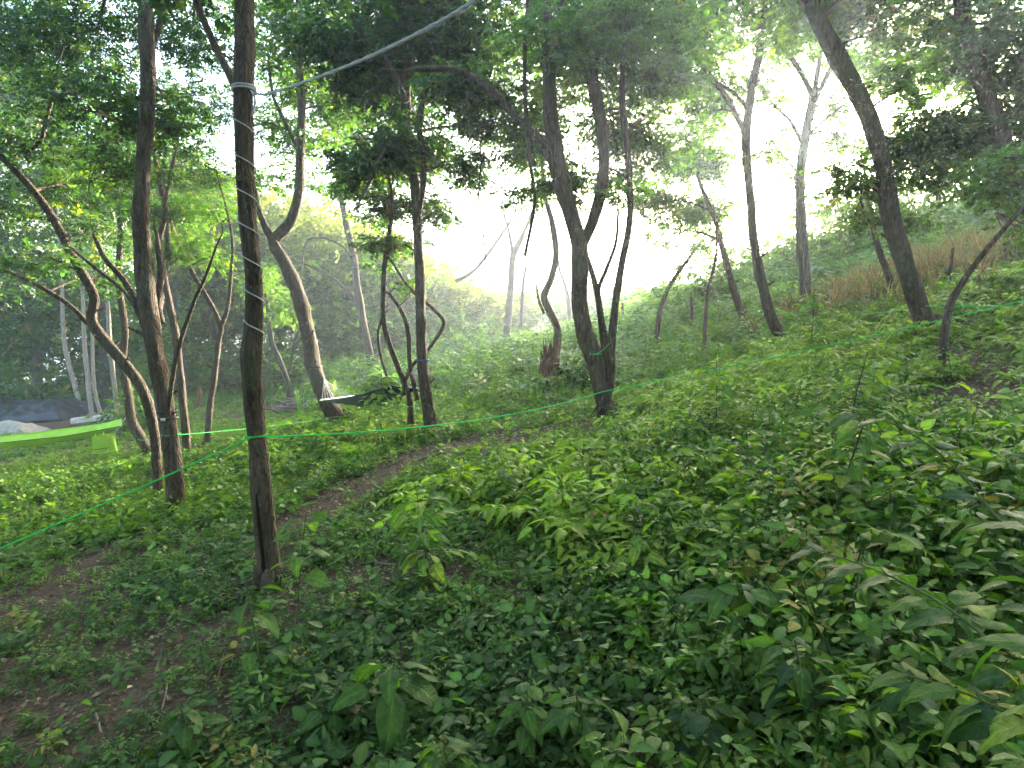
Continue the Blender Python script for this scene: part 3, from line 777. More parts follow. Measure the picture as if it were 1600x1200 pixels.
# snapped stump
def stump():
    b = G(858, 615); Y = b[1]; k = Y / F
    root = empty('tree_stump', b); tag(root, 'snapped reddish tree stump with jagged splintered top near the centre', 'stump')
    rng = RNG(60); n = 22
    ang = np.linspace(0, 2 * np.pi, n, endpoint=False)
    zs = [-.1, .07, .4, .70]; rs = [20, 18, 16, 15]
    rings = []
    for z, r in zip(zs, rs):
        rr = r * k * (1 + .12 * np.cos(ang * 3 + 1) + .05 * rng.normal(0, 1, n))
        rings.append(np.stack([b[0] + rr * np.cos(ang), b[1] + rr * np.sin(ang), np.full(n, b[2] + z)], -1))
    top = .76 + .12 * np.cos(ang * 1 - .3) + rng.uniform(0, .26, n) * (np.arange(n) % 2)
    rr = 14.5 * k * (1 + .1 * np.cos(ang * 3 + 1))
    rings.append(np.stack([b[0] + rr * np.cos(ang), b[1] + rr * np.sin(ang), b[2] + top], -1))
    V = np.vstack(rings); m = len(rings)
    i = np.arange(m - 1)[:, None] * n; j = np.arange(n)[None]; j2 = (j + 1) % n
    mb = MB(); mb.add(V, np.stack([i + j, i + j2, i + n + j2, i + n + j], -1).reshape(-1, 4))
    mb.build('trunk', M_WOOD, root, origin=b)
    mb = MB()
    inner = np.vstack([rings[-1], (rings[-1] - b) * [.55, .55, 1] + b - [0, 0, .22], [b + [0, 0, .58]]])
    f4 = np.stack([np.arange(n), (np.arange(n) + 1) % n, n + (np.arange(n) + 1) % n, n + np.arange(n)], -1)
    mb.add(inner, f4); mb.add(inner[n:], np.stack([np.arange(n), (np.arange(n) + 1) % n, np.full(n, n)], -1))
    mb.build('broken_top', M_WOOD, root, origin=b)
    for q in range(7):
        a = rng.uniform(0, 6.28); r0 = 8 * k
        p0 = b + np.array([r0 * math.cos(a), r0 * math.sin(a), .62]); p1 = p0 + np.array([rng.normal(0, .03), rng.normal(0, .03), rng.uniform(.2, .5)])
        mb = MB(); tube(mb, np.array([p0, (p0 + p1) / 2, p1]), [.022, .016, .003], 5); mb.build('splinter', M_WOOD, root, origin=b, smooth=False)
stump()
# crack in the main tree's foot
def crack():
    root, ap, Y, b = T['main']
    sm, rs = ap[0]
    mb = MB()
    pts = []; 
    for px, py in [(411, 742), (409, 765), (411, 800), (415, 840), (419, 880), (421, 900)]:
        i = np.argmin([abs(s[2] - P(px, py, Y)[2]) for s in sm])
        c = sm[i]; tgt = P(px, py, Y) - c; 
        ox = np.clip((P(px, py, c[1])[0] - c[0]), -rs[i] * .8, rs[i] * .8)
        oy = -math.sqrt(max(rs[i] ** 2 - ox ** 2, 0)) * .99
        pts.append([c[0] + ox, c[1] + oy, c[2]])
    for off, r, m in ((0, .011, None),):
        tube(mb, smooth_path(np.array(pts), 6), np.array(list(np.interp(np.linspace(0, 1, 31), [0, .2, .8, 1], [.004, .013, .014, .005]))), 6, .3, 3)
    o = mb.build('crack', plain_mat('dark_hollow', (.014, .010, .008), .95, .1), root, origin=b)
crack()

# ---------------------------------------------------------------- background woodland
def far_tree(label, px, base_py, Y, top_py, wpx, seed, base, group=None, n=1500, leaf=.36, bark=M_BARKG, yellow_share=.08, name='tree'):
    rng = RNG(seed)
    x = P(px, base_py, Y)[0]; g = float(H(x, Y)); b = np.array([x, Y, g])
    root = empty(name, b); tag(root, label, 'tree', group)
    top = P(px, top_py, Y)[2]; h = top - g; wr = wpx * Y / F / 2
    mb = MB()
    pts = smooth_path([b - [0, 0, .2], b + [rng.normal(0, .2), 0, h * .35], b + [rng.normal(0, .5), 0, h * .7], b + [rng.normal(0, .6), 0, h * .92]], 5)
    tube(mb, pts, np.linspace(.05 + h * .012, .02, len(pts)), 9, .1, seed)
    mb.build('trunk', bark, root, origin=b)
    mc = MB()
    k = 8
    for i in range(k):
        z = g + h * rng.uniform(.28, .95)
        t = (z - g) / h
        rr = wr * (1.05 - .55 * abs(t - .55) / .45) * rng.uniform(.4, .6)
        a = rng.uniform(0, 6.28)
        c = np.array([x + math.cos(a) * wr * .5, Y + math.sin(a) * wr * .5, z])
        leaf_cloud(mc, rng, c, np.array([rr * 1.3, rr * 1.3, rr * 1.05]), n // k, leaf, base, SPRAYS_B, yellow=yellow_share, sub=10)  # a random share of the leaves is mixed towards yellow
        if i < 4:
            j = pts[len(pts) // 2]
            tube(mc, smooth_path([j, (j + c) / 2 + rng.normal(0, .1, 3), c], 3), np.linspace(.04, .01, 7), 5, mi=1, cap=False)
    mc.build('crown', [M_FAR, bark], root, origin=b)
    return root
FG = 'trees at the far edge of the clearing'
SUNLIT_TINT = (.19, .20, .03)  # leaf colour with yellow sunlight painted in
far = [
 ('dark tree in the left background shade behind the birch-like trunks', -60, 640, 19, 150, 330, DEEP),
 ('dark bushy tree in the far left corner of the clearing', 60, 630, 21, 190, 300, DEEP),
 ('tall dense tree standing behind the row of pale trunks', 170, 630, 22, 60, 300, DEEP),
 ('broad tree behind the slender Y-forked tree', 290, 610, 24, 130, 280, MID),
 ('tree with sunlight painted yellow into its leaves, left of the leaning hammock tree', 345, 600, 27, 262, 230, SUNLIT_TINT),
 ('pale green tree right behind the leaning hammock tree', 430, 600, 29, 300, 250, FRESH),
 ('rounded tree with sunlight painted yellow into its leaves, above the dark hammock', 530, 590, 31, 330, 250, SUNLIT_TINT),
 ('drooping green tree behind the dark hammock', 600, 585, 26, 390, 170, FRESH),
 ('dense low tree behind the straight blue-strapped tree', 665, 575, 34, 400, 150, MID),
]
for i, (lab, px, bpy_, Y, tp, wd, bc) in enumerate(far):
    far_tree(lab, px, bpy_, Y, tp, wd, 300 + i, bc, FG, n=1000 if i < 6 else 900, leaf=.46)

def bush(label, px, py, Y, wpx, hpx, seed, base, n=420, leaf=.2, name='bush', yellow=.1, sprays=SPRAYS_B, group=None, kind=None, cat='bush'):
    rng = RNG(seed)
    if Y is None:
        b = G(px, py); Y = b[1]
    else:
        x = P(px, py, Y)[0]; b = np.array([x, Y, float(H(x, Y))])
    wm = wpx * Y / F / 2; hm = hpx * Y / F
    root = empty(name, b); tag(root, label, cat, group)
    mb = MB(); ms = MB()
    leaf_cloud(mb, rng, b + [0, 0, hm * .55], np.array([wm * 1.15, wm, hm * .62]), n, leaf, base, sprays, yellow=yellow, sub=16)
    for q in range(6):
        e = b + np.array([rng.normal(0, wm * .5), rng.normal(0, wm * .4), hm * rng.uniform(.5, .95)])
        tube(ms, smooth_path([b - [0, 0, .05], (b + e) / 2 + [0, 0, hm * .12], e], 4), np.linspace(.014, .004, 9), 5, cap=False)
    ms.build('stem', M_TWIG, root, origin=b)
    mb.build('foliage', M_FAR if Y > 14 else M_LEAF, root, origin=b)
    return root
bush('large grey-green bush behind the dark tarpaulin', 75, 636, 20, 200, 86, 401, COOL, n=700, leaf=.25)
bush('low rounded bright bush between the dark hammock and the dry grass', 465 + 60, 612, 13.5, 75, 32, 402, FRESH, n=420, leaf=.16)
bush('dark green bush right of the snapped stump', 905, 606, None, 80, 56, 403, MID, n=420, leaf=.17)
bush('leafy bush at the foot of the pale trunks', 215, 640, 14, 90, 60, 404, MID, n=300, leaf=.22)
bush('low dark bush at the foot of the leaning hammock tree', 548, 678, None, 55, 26, 405, COOL, n=200, leaf=.12)
bush('hazy round bush at the right end of the valley gap', 1110, 480, 17, 150, 100, 406, MID, n=700, leaf=.26)
bush('pale hillside bush behind the three-forked tree', 1265, 450, 18, 170, 110, 407, FRESH, n=800, leaf=.26)
bush('tall hillside bush behind the thick leaning tree', 1400, 410, 17, 170, 130, 408, MID, n=800, leaf=.26)
bush('light green bush below the dark round-crowned small tree', 1180, 480, 14, 120, 60, 409, FRESH, n=420, leaf=.2)
bush('hillside bush at the right picture edge', 1570, 370, 15, 170, 110, 410, MID, n=600, leaf=.26)
bush('soft tall bush on the skyline below the dark round-crowned tree', 1060, 462, 21, 130, 70, 412, FRESH, n=420, leaf=.3)
bush('wide light bush on the skyline between the leaning slim tree and the three-forked tree', 1210, 440, 20, 150, 90, 413, MID, n=600, leaf=.3)
bush('rounded bush on the skyline right of the three-forked tree', 1330, 420, 19, 130, 110, 414, FRESH, n=560, leaf=.28)
bush('grey bush left of the bright gap', 745, 530, 22, 150, 75, 411, COOL, n=560, leaf=.26)

def far_wood():
    rng = RNG(77); mb = MB()
    for i in range(30):             # beyond the valley
        px = rng.uniform(-250, 1120); Y = rng.uniform(36, 60)
        x = P(px, 480, Y)[0]; g = float(H(x, Y))
        top = 455 + rng.uniform(-18, 20) if px > 660 else 455 - (660 - px) * .55 + rng.uniform(-40, 40)
        z = P(px, top, Y)[2]; hm = max(2.2, z - g)
        r = rng.uniform(1.4, 2.6) + max(0, (660 - px) / 500)
        for q in range(3):
            c = np.array([x + rng.normal(0, r), Y + rng.normal(0, r), g + hm * rng.uniform(.35, .8)])
            leaf_cloud(mb, rng, c, np.array([r * 1.2, r * 1.2, hm * .32]), 110, .75, SUNLIT_TINT if rng.random() < .5 else FRESH, SPRAYS_B, yellow=.3, sub=10)  # about half the far clumps carry the painted sunlight
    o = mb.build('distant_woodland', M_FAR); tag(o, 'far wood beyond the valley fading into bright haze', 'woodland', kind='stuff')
    # dense wood filling the left behind the clearing
    mb = MB()
    for i in range(230):
        px = rng.uniform(-420, 820) if i < 120 else rng.uniform(290, 720); Y = rng.uniform(24, 34) + max(0, px - 500) * .015
        x = P(px, 600, Y)[0]; g = float(H(x, Y))
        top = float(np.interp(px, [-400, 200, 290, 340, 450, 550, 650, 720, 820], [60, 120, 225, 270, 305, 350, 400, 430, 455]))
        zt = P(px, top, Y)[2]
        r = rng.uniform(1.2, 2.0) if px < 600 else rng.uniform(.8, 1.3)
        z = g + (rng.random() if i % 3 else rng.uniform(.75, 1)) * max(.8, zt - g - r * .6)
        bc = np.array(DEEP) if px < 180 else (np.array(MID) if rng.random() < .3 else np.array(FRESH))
        if px > 260 and z > zt - 2.6: bc = np.array(SUNLIT_TINT)  # upper clumps coloured as if the sun caught them
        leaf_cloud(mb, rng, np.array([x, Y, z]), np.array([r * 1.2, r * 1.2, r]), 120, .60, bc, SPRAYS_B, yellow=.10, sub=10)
    for i in range(60):
        px = rng.uniform(-520, 280); Y = rng.uniform(32, 40)
        x = P(px, 600, Y)[0]; g = float(H(x, Y)); r = rng.uniform(1.8, 2.8)
        leaf_cloud(mb, rng, np.array([x, Y, g + rng.uniform(.3, 6)]), np.array([r * 1.3, r, r]), 110, .8, DEEP, SPRAYS_B, yellow=.04, sub=10)
    o = mb.build('woodland', M_FAR); tag(o, 'dense dark wood closing the left side behind the clearing', 'woodland', kind='stuff')
far_wood()
def sky_blocking_wood():  # unseen trees added behind and beside the camera to block skylight
    rng = RNG(78); mb = MB()
    for i in range(75):
        q = rng.uniform(-2.05, 2.05); a = q + math.pi; d = rng.uniform(5, 13) if abs(q) < 1.5 else rng.uniform(8.5, 14)
        x, y = math.sin(a) * d, math.cos(a) * d
        g = float(H(x, y)); z = g + rng.uniform(2.6, 9); r = rng.uniform(1.2, 2.0)
        leaf_cloud(mb, rng, np.array([x, y, z]), np.array([r * 1.2, r * 1.2, r]), 90, .75, MID, SPRAYS_B, yellow=.08, sub=9)
    for i in range(26):             # leaf clumps added above the frame, unseen, to shade the ground
        x, y = rng.uniform(-5, 7), rng.uniform(-1, 5.5); z = 1.6 + max(0, y) * .72 + rng.uniform(2.6, 5.0); r = rng.uniform(.9, 1.4)
        leaf_cloud(mb, rng, np.array([x, y, z]), np.array([r * 1.3, r * 1.3, r * .6]), 110, .3, MID, SPRAYS_B, yellow=.08, sub=9)
    for i in range(12):
        a = rng.uniform(-1.4, 1.4) + math.pi; d = rng.uniform(4, 12); x, y = math.sin(a) * d, math.cos(a) * d; g = float(H(x, y))
        tube(mb, smooth_path([[x, y, g - .1], [x + rng.normal(0, .2), y, g + 3], [x + rng.normal(0, .6), y, g + 8]], 5), np.linspace(.12, .05, 11), 9, .1, i, mi=1)
    o = mb.build('woodland', [M_FAR, M_BARK]); tag(o, 'unseen wood added around the viewpoint to block skylight', 'woodland', kind='stuff')
sky_blocking_wood()

# ---------------------------------------------------------------- ground vegetation
def field(rng, n, x0, x1, y0, y1):
    x = rng.uniform(x0, x1, n); y = rng.uniform(y0, y1, n)
    vis = np.abs(x) < (y + .6) * .98 + .5
    return x[vis], y[vis]
CLEAR = []
for px, py, r in [(40, 665, 2.6), (-60, 670, 2.4), (120, 668, 1.3), (190, 662, 1.0), (858, 612, .55), (858, 640, .5), (465, 640, .9), (430, 640, .6), (60, 645, 1.6)]:
    g = G(px, py); CLEAR.append((g[0], g[1], r))
def clear(x, y):
    k = np.ones_like(x)
    for a, b, r in CLEAR:
        k = k * (1 - np.exp(-(((x - a) ** 2 + (y - b) ** 2) / (r * r)) ** 2))
    return k
def cover(x, y):               # how green the ground is
    c = .40 + 1.25 * (fbm(x * .8, y * .8, 31) - .22) + .5 * (vnoise(x * 2.4, y * 2.4, 33) - .5)
    c = c + .55 * np.clip(x / 2.2 + .1, -.35, 1) * (y < 5)
    return np.clip(c, 0, 1.2) * (1 - bare(x, y)) * clear(x, y)
def spread(mb, rng, temps, x, y, s, col, sink=.0, lean=.15):
    n = len(x); z = H(x, y) - sink
    a = rng.uniform(0, 2 * np.pi, n)
    ca, sa = np.cos(a), np.sin(a)
    R = np.zeros((n, 3, 3)); R[:, 0, 0] = ca; R[:, 0, 1] = -sa; R[:, 1, 0] = sa; R[:, 1, 1] = ca; R[:, 2, 2] = 1
    # lean a little
    lx = rng.normal(0, lean, n); ly = rng.normal(0, lean, n)
    R[:, 0, 2] = lx; R[:, 1, 2] = ly
    which = rng.integers(0, len(temps), n)
    for i, (tv, tf, tc) in enumerate(temps):
        m = which == i
        if m.any(): scatter(mb, tv, tf, np.stack([x, y, z], 1)[m], R[m], s[m], col[m], tc)

def gn_spread(name, label, cat, temps, x, y, s, col, seed, lean=.2):
    """uncountable small plants: one object whose points carry copies of a few plant meshes"""
    rng = RNG(seed); n = len(x)
    lib = bpy.data.collections.new(name + '_kinds')
    for i, (tv, tf, tc) in enumerate(temps):
        mb = MB(); mb.add(tv, tf, tc)
        o = bpy.data.objects.new(name + '_kind', mb.mesh(name + '_kind', M_HERBI)); lib.objects.link(o)
    me = bpy.data.meshes.new(name)
    me.vertices.add(n); me.vertices.foreach_set('co', np.stack([x, y, H(x, y)], 1).astype(np.float32).ravel())
    def attr(nm, ty, key, arr):
        a = me.attributes.new(nm, ty, 'POINT'); a.data.foreach_set(key, np.asarray(arr).ravel())
    attr('plant_turn', 'FLOAT_VECTOR', 'vector', np.stack([rng.normal(0, lean, n), rng.normal(0, lean, n), rng.uniform(0, 6.283, n)], 1).astype(np.float32))
    attr('plant_size', 'FLOAT', 'value', s.astype(np.float32))
    attr('plant_kind', 'INT', 'value', rng.integers(0, len(temps), n).astype(np.int32))
    attr('plant_tint', 'FLOAT_COLOR', 'color', np.concatenate([col, np.ones((n, 1))], 1).astype(np.float32))
    me.materials.append(M_HERBI)
    o = bpy.data.objects.new(name, me); C.objects.link(o)
    ng = bpy.data.node_groups.new(name, 'GeometryNodeTree')
    ng.interface.new_socket('Geometry', in_out='INPUT', socket_type='NodeSocketGeometry'); ng.interface.new_socket('Geometry', in_out='OUTPUT', socket_type='NodeSocketGeometry')
    N = ng.nodes.new; Lk = ng.links.new
    gi, go = N('NodeGroupInput'), N('NodeGroupOutput')
    ci = N('GeometryNodeCollectionInfo'); ci.inputs['Collection'].default_value = lib; ci.inputs['Separate Children'].default_value = True; ci.inputs['Reset Children'].default_value = True
    ip = N('GeometryNodeInstanceOnPoints'); ip.inputs['Pick Instance'].default_value = True
    def na(nm, ty):
        q = N('GeometryNodeInputNamedAttribute'); q.data_type = ty; q.inputs['Name'].default_value = nm; return q.outputs['Attribute']
    er = N('FunctionNodeEulerToRotation'); Lk(na('plant_turn', 'FLOAT_VECTOR'), er.inputs[0])
    Lk(gi.outputs[0], ip.inputs['Points']); Lk(ci.outputs[0], ip.inputs['Instance']); Lk(na('plant_kind', 'INT'), ip.inputs['Instance Index'])
    Lk(er.outputs[0], ip.inputs['Rotation']); Lk(na('plant_size', 'FLOAT'), ip.inputs['Scale']); Lk(ip.outputs[0], go.inputs[0])
    m = o.modifiers.new('plants', 'NODES'); m.node_group = ng
    tag(o, label, cat, kind='stuff')
    return o
def frond_plant(rng, n=5, leaf=None, m=7):
    parts = []
    for k in range(n):
        a = k * 6.283 / n + rng.normal(0, .35); v, f, c = spray_pinnate(rng, m, leaf or leaf_ovate(.48, .3), 1.0, .36)
        el = rng.uniform(.1, .75); d = np.array([math.cos(a) * math.cos(el), math.sin(a) * math.cos(el), math.sin(el)])
        R = rot_frames(np.array([d]), np.array([[rng.normal(0, .2), rng.normal(0, .2), 1.0]]))[0]
        v = v * rng.uniform(.7, 1.1) ; w_ = v @ R.T; w_[:, 2] += .35 - .25 * (w_[:, 0] ** 2 + w_[:, 1] ** 2)
        parts.append((w_, f, c * rng.uniform(.85, 1.1)))
        sv, sf = stem_strip([0, 0, -.1], np.array([0, 0, .35]) + d * .9 - [0, 0, .2], .012); parts.append((sv, sf, STEMC))
    V = []; Fq = []; Cc = []; q = 0
    for a, b, c in parts:
        V.append(a); Fq.append(b + q); q += len(a); Cc.append(np.broadcast_to(np.asarray(c, float), (len(a), 3)))
    return np.vstack(V), np.vstack(Fq), np.vstack(Cc)
def undergrowth():
    rng = RNG(90)
    ov, lo, si = leaf_ovate(.66, .28), leaf_lobed(.2), leaf_simple(.6)
    ov2 = leaf_ovate(.42, .4)
    near = ([herb_tall(rng, ov2, 14, .34) for _ in range(3)] + [herb_tall(rng, leaf_ovate(.34, .3), 18, .28) for _ in range(2)] + [grass_tuft(rng, 9)]
            + [plantlet(rng, ov2, 7, .9, .42, 3) for _ in range(3)] + [plantlet(rng, ov, 7, .8, .40, 3) for _ in range(4)] + [plantlet(rng, lo, 6, .8, .46, 2) for _ in range(3)]
            + [frond_plant(rng) for _ in range(4)] + [plantlet(rng, ov, 3, .6, .62, 1) for _ in range(2)])
    farp = [plantlet(rng, si, 7, .8, .42, 3) for _ in range(4)] + [frond_plant(rng, 5, leaf_simple(.5), 9) for _ in range(3)] + [herb_tall(rng, leaf_simple(.45), 16, .32) for _ in range(3)] + [grass_tuft(rng, 10)]
    # near carpet
    x, y = field(rng, 74000, -7.5, 7.5, .55, 6.4)
    keep = rng.random(len(x)) < cover(x, y) * .62 * np.clip(1.25 - y / 9, .4, 1); x, y = x[keep], y[keep]
    s = rng.uniform(.045, .12, len(x)) * (1 + .35 * np.clip(x / 2, 0, 1)) * (.8 + .5 * vnoise(x * 1.1, y * 1.1, 41))
    col = greens(rng, len(x), COOL, .25, .10, (.17, .24, .035), .015)
    k = np.clip((vnoise(x * .9, y * .9, 44) - .35) * 1.6 + (y - 2.6) * .16, 0, 1)[:, None] * rng.uniform(.2, 1, (len(x), 1))
    col = col * (1 - k * .8) + np.array([FRESH]) * k * .8
    gn_spread('ground_cover', 'dark green carpet of low leafy plants on the near slope', 'ground cover', near, x, y, s, col, 1, .22)
    # taller undergrowth to the lower right
    x, y = field(rng, 10500, .0, 5.2, .8, 5.8)
    keep = (rng.random(len(x)) < cover(x, y) * .55 * np.clip((x - .1 * y) / 1.0, 0, 1)) & (x * x + y * y > 1.1); x, y = x[keep], y[keep]
    tall = [plantlet(rng, ov, 7, 1.0, .19, 4, .2) for _ in range(3)] + [plantlet(rng, ov2, 8, 1.0, .21, 4, .2) for _ in range(2)] + [plantlet(rng, lo, 6, 1.0, .22, 4, .2) for _ in range(2)] + [frond_plant(rng, 6, leaf_ovate(.5, .3), 9) for _ in range(3)] + [herb_tall(rng, ov2, 22, .2) for _ in range(2)]
    s = rng.uniform(.15, .36, len(x)) * np.clip(.7 + x * .18, .6, 1.0)
    col = greens(rng, len(x), MID, .25, .38, (.18, .25, .035), .015)
    gn_spread('undergrowth', 'knee-high leafy undergrowth on the lower right slope', 'undergrowth', tall, x, y, s, col, 2, .25)
    # middle distance
    x, y = field(rng, 150000, -20, 15, 5.4, 26)
    keep = rng.random(len(x)) < np.clip(cover(x, y) * 1.0, 0, 1) * np.clip(1.5 - y / 11, .16, 1); x, y = x[keep], y[keep]
    s = rng.uniform(.07, .19, len(x)) * (1 + .07 * (y - 6)) * np.where((x < -5) & (y > 9), .6, 1) * (.7 + .7 * vnoise(x * .8, y * .8, 49))
    col = greens(rng, len(x), MID, .25, .30, (.18, .25, .035), .01)
    k = np.clip((vnoise(x * .5, y * .5, 47) - .10) * 2, 0, 1)[:, None]
    col = col * (1 - .75 * k) + np.array([FRESH]) * .75 * k
    gn_spread('meadow_plants', 'light green weeds covering the ground between the trees', 'weeds', farp, x, y, s, col, 3, .22)
    # bright young weeds in loose drifts
    xs = []; ys = []
    for px, py, rx, ry, n in [(1100, 650, .9, .7, 90), (1220, 600, 1.0, .9, 100), (1350, 680, .7, .6, 90), (1180, 700, .6, .5, 70), (1440, 740, .5, .4, 80), (1530, 790, .4, .35, 60), (880, 760, .6, .5, 60),
                              (1010, 800, .4, .4, 45), (720, 790, .35, .3, 30), (1330, 540, 1.2, 1.0, 90), (1480, 480, 1.2, .9, 70), (560, 700, .9, .6, 70), (620, 650, .7, .5, 50), (1090, 820, .35, .3, 40)]:
        g = G(px, py); xs.append(g[0] + rng.normal(0, rx, n)); ys.append(g[1] + rng.normal(0, ry, n))
    x = np.concatenate(xs); y = np.concatenate(ys); k = (y > 1.6) & (bare(x, y) < .5); x, y = x[k], y[k]
    br = [frond_plant(rng, 6, leaf_ovate(.5, .3), 7) for _ in range(4)] + [plantlet(rng, ov2, 8, 1.0, .26, 3, .2) for _ in range(2)]
    gn_spread('young_weeds', 'drifts of bright yellow-green young weeds on the middle slope', 'weeds', br, x, y, rng.uniform(.16, .38, len(x)), greens(rng, len(x), (.16, .26, .022), .18, .35, (.22, .28, .03)), 6, .2)
    # tall herbs further off
    th = [herb_tall(rng, leaf_simple(.45), 18, .30) for _ in range(4)] + [grass_tuft(rng, 16) for _ in range(2)] + [frond_plant(rng, 5, leaf_simple(.5), 9)]
    x, y = field(rng, 15000, -6.5, 17, 9.5, 32)
    keep = rng.random(len(x)) < np.clip(.3 + 1.1 * (fbm(x * .4, y * .4, 51) - .3), .1, 1) * (1 - bare(x, y)) * np.where(x < -1, (y > 14.5) * 1.0, 1) * clear(x, y); x, y = x[keep], y[keep]
    s = rng.uniform(.45, 1.35, len(x)) * np.clip(.40 + (y - 9.5) * .06, .35, 1)
    col = greens(rng, len(x), (.095, .17, .045), .22, .25, (.18, .23, .045))
    gn_spread('tall_weeds', 'tall soft green weeds filling the valley and hillside', 'weeds', th, x, y, s, col, 4, .18)
    # grass tufts, dry reddish grass
    gt = [grass_tuft(rng) for _ in range(5)]
    mb = MB()
    x1 = []; 
    for px, py, rx, ry, n in [(370, 605, 1.7, 1.3, 420), (520, 598, 1.6, 1.0, 300)]:
        g = G(px, py); x1.append(np.stack([g[0] + rng.normal(0, rx, n), g[1] + rng.normal(0, ry, n)], 1))
    q = np.vstack(x1); n = len(q)
    spread(mb, rng, gt, q[:, 0], q[:, 1], rng.uniform(.4, .95, n), np.array([[.26, .16, .085]]) * np.exp(rng.normal(0, .25, (n, 1))), 0, .15)
    o = mb.build('dry_grass', M_FAR); tag(o, 'dry tan grass at the back of the clearing', 'grass', kind='stuff')
    mb = MB(); x1 = []
    for px, py, rx, ry, n in [(1440, 445, 1.3, 1.0, 260), (1370, 462, 1.0, .8, 140), (1530, 415, 1.2, 1.0, 120)]:
        g = G(px, py); x1.append(np.stack([g[0] + rng.normal(0, rx, n), g[1] + rng.normal(0, ry, n)], 1))
    q = np.vstack(x1); n = len(q)
    spread(mb, rng, gt, q[:, 0], q[:, 1], rng.uniform(.4, .9, n), np.array([[.17, .115, .075]]) * np.exp(rng.normal(0, .25, (n, 1))), 0, .15)
    o = mb.build('dry_grass', M_FAR); tag(o, 'dry reddish grass patch high on the right slope', 'grass', kind='stuff')
    # leaf litter and sticks on the soil
    mb = MB()
    x, y = field(rng, 80000, -9, 9, .7, 13)
    keep = rng.random(len(x)) < np.clip(.25 + bare(x, y) * 1.2, 0, 1) * np.clip(1.2 - y / 13, .25, 1); x, y = x[keep], y[keep]; n = len(x)
    tv, tf = leaf_simple(.62)
    d = rng.normal(0, 1, (n, 3)); d[:, 2] *= .18; up = np.stack([rng.normal(0, .45, n), rng.normal(0, .45, n), np.ones(n)], 1)
    pal = np.array([[.16, .10, .055], [.24, .17, .10], [.10, .06, .035], [.22, .175, .11], [.20, .15, .04]])
    col = pal[rng.choice(5, n, p=[.35, .22, .28, .10, .05])] * np.exp(rng.normal(0, .25, (n, 1)))
    scatter(mb, tv, tf, np.stack([x, y, H(x, y) + .018], 1), rot_frames(d, up), rng.uniform(.018, .048, n), col)
    x, y = field(rng, 1500, -6, 6, .8, 9)
    for a, b_ in zip(x, y):
        L = rng.uniform(.08, .4); th_ = rng.uniform(0, 6.28); e = np.array([math.cos(th_) * L, math.sin(th_) * L])
        p0 = np.array([a, b_, float(H(a, b_)) + .02]); p1 = np.array([a + e[0], b_ + e[1], float(H(a + e[0], b_ + e[1])) + .025])
        tube(mb, np.array([p0, (p0 + p1) / 2 + rng.normal(0, .01, 3), p1]), rng.uniform(.002, .006), 4, col=np.array([.12, .09, .065]) * rng.uniform(.6, 1.8), cap=False)
    o = mb.build('leaf_litter', M_TINT); tag(o, 'brown fallen leaves and twigs on the bare soil', 'leaf litter', kind='stuff')
undergrowth()

# ---------------------------------------------------------------- individual plants with leaves as parts
def big_leaf_mesh(kind, seed):
    rng = RNG(seed)
    nu, nv = 9, 7
    droop = rng.uniform(.12, .75); curl = rng.uniform(-.5, 1.2); tw = rng.normal(0, .25); wf = rng.uniform(.8, 1.1)
    v = []; c = []
    for i in range(nu):
        t = i / (nu - 1)
        wv = (math.sin(math.pi * min(1, t * .93 + .07) ** .8)) ** .75 * (.34 if kind == 0 else .40) * wf * (1 if 0 < i else .2)
        if i == nu - 1: wv = .004
        if kind == 1: wv *= 1 + .06 * (1 if i % 2 else -1) * (i > 1) * (i < nu - 1)
        for j in range(nv):
            u = (j / (nv - 1) - .5) * 2
            z = -droop * t * t + .22 * curl * abs(u) * wv + tw * u * wv * t + .022 * math.sin(i * 2.0 + abs(u) * 3) + rng.normal(0, .006)
            v.append([u * wv + .02 * math.sin(t * 5), t + (-.03 * abs(u)), z])
            vein = 1.25 if j == nv // 2 else 1.0
            c.append(np.ones(3) * vein * rng.uniform(.94, 1.06))
    f = [[i * nv + j, i * nv + j + 1, (i + 1) * nv + j + 1, (i + 1) * nv + j] for i in range(nu - 1) for j in range(nv - 1)]
    return np.array(v), np.array(f), np.array(c)
LEAFMESH = {}
VARI = [0]
def leaf_mesh(kind, tone):
    VARI[0] += 1; va = VARI[0] % 4
    key = (kind, tone, va)
    if key not in LEAFMESH:
        v, f, c = big_leaf_mesh(kind, 7 + kind + va * 10)
        cols = {'cool': COOL, 'mid': MID, 'fresh': (.105, .20, .035), 'yellow': (.20, .27, .04), 'old': (.24, .20, .05), 'deep': DEEP}
        mb = MB(); mb.add(v, f, c * np.array(cols[tone])); LEAFMESH[key] = mb.mesh('leaf', M_VEIN)
    return LEAFMESH[key]
from mathutils import Matrix
def add_leaf(root, origin, p, d, up, size, kind, tone):
    o = bpy.data.objects.new('leaf', leaf_mesh(kind, tone)); C.objects.link(o); o.parent = root
    R = rot_frames(np.array([d], float), np.array([up], float))[0]
    M = Matrix([[*(R[0] * size), p[0] - origin[0]], [*(R[1] * size), p[1] - origin[1]], [*(R[2] * size), p[2] - origin[2]], [0, 0, 0, 1]])
    o.matrix_local = M
    return o
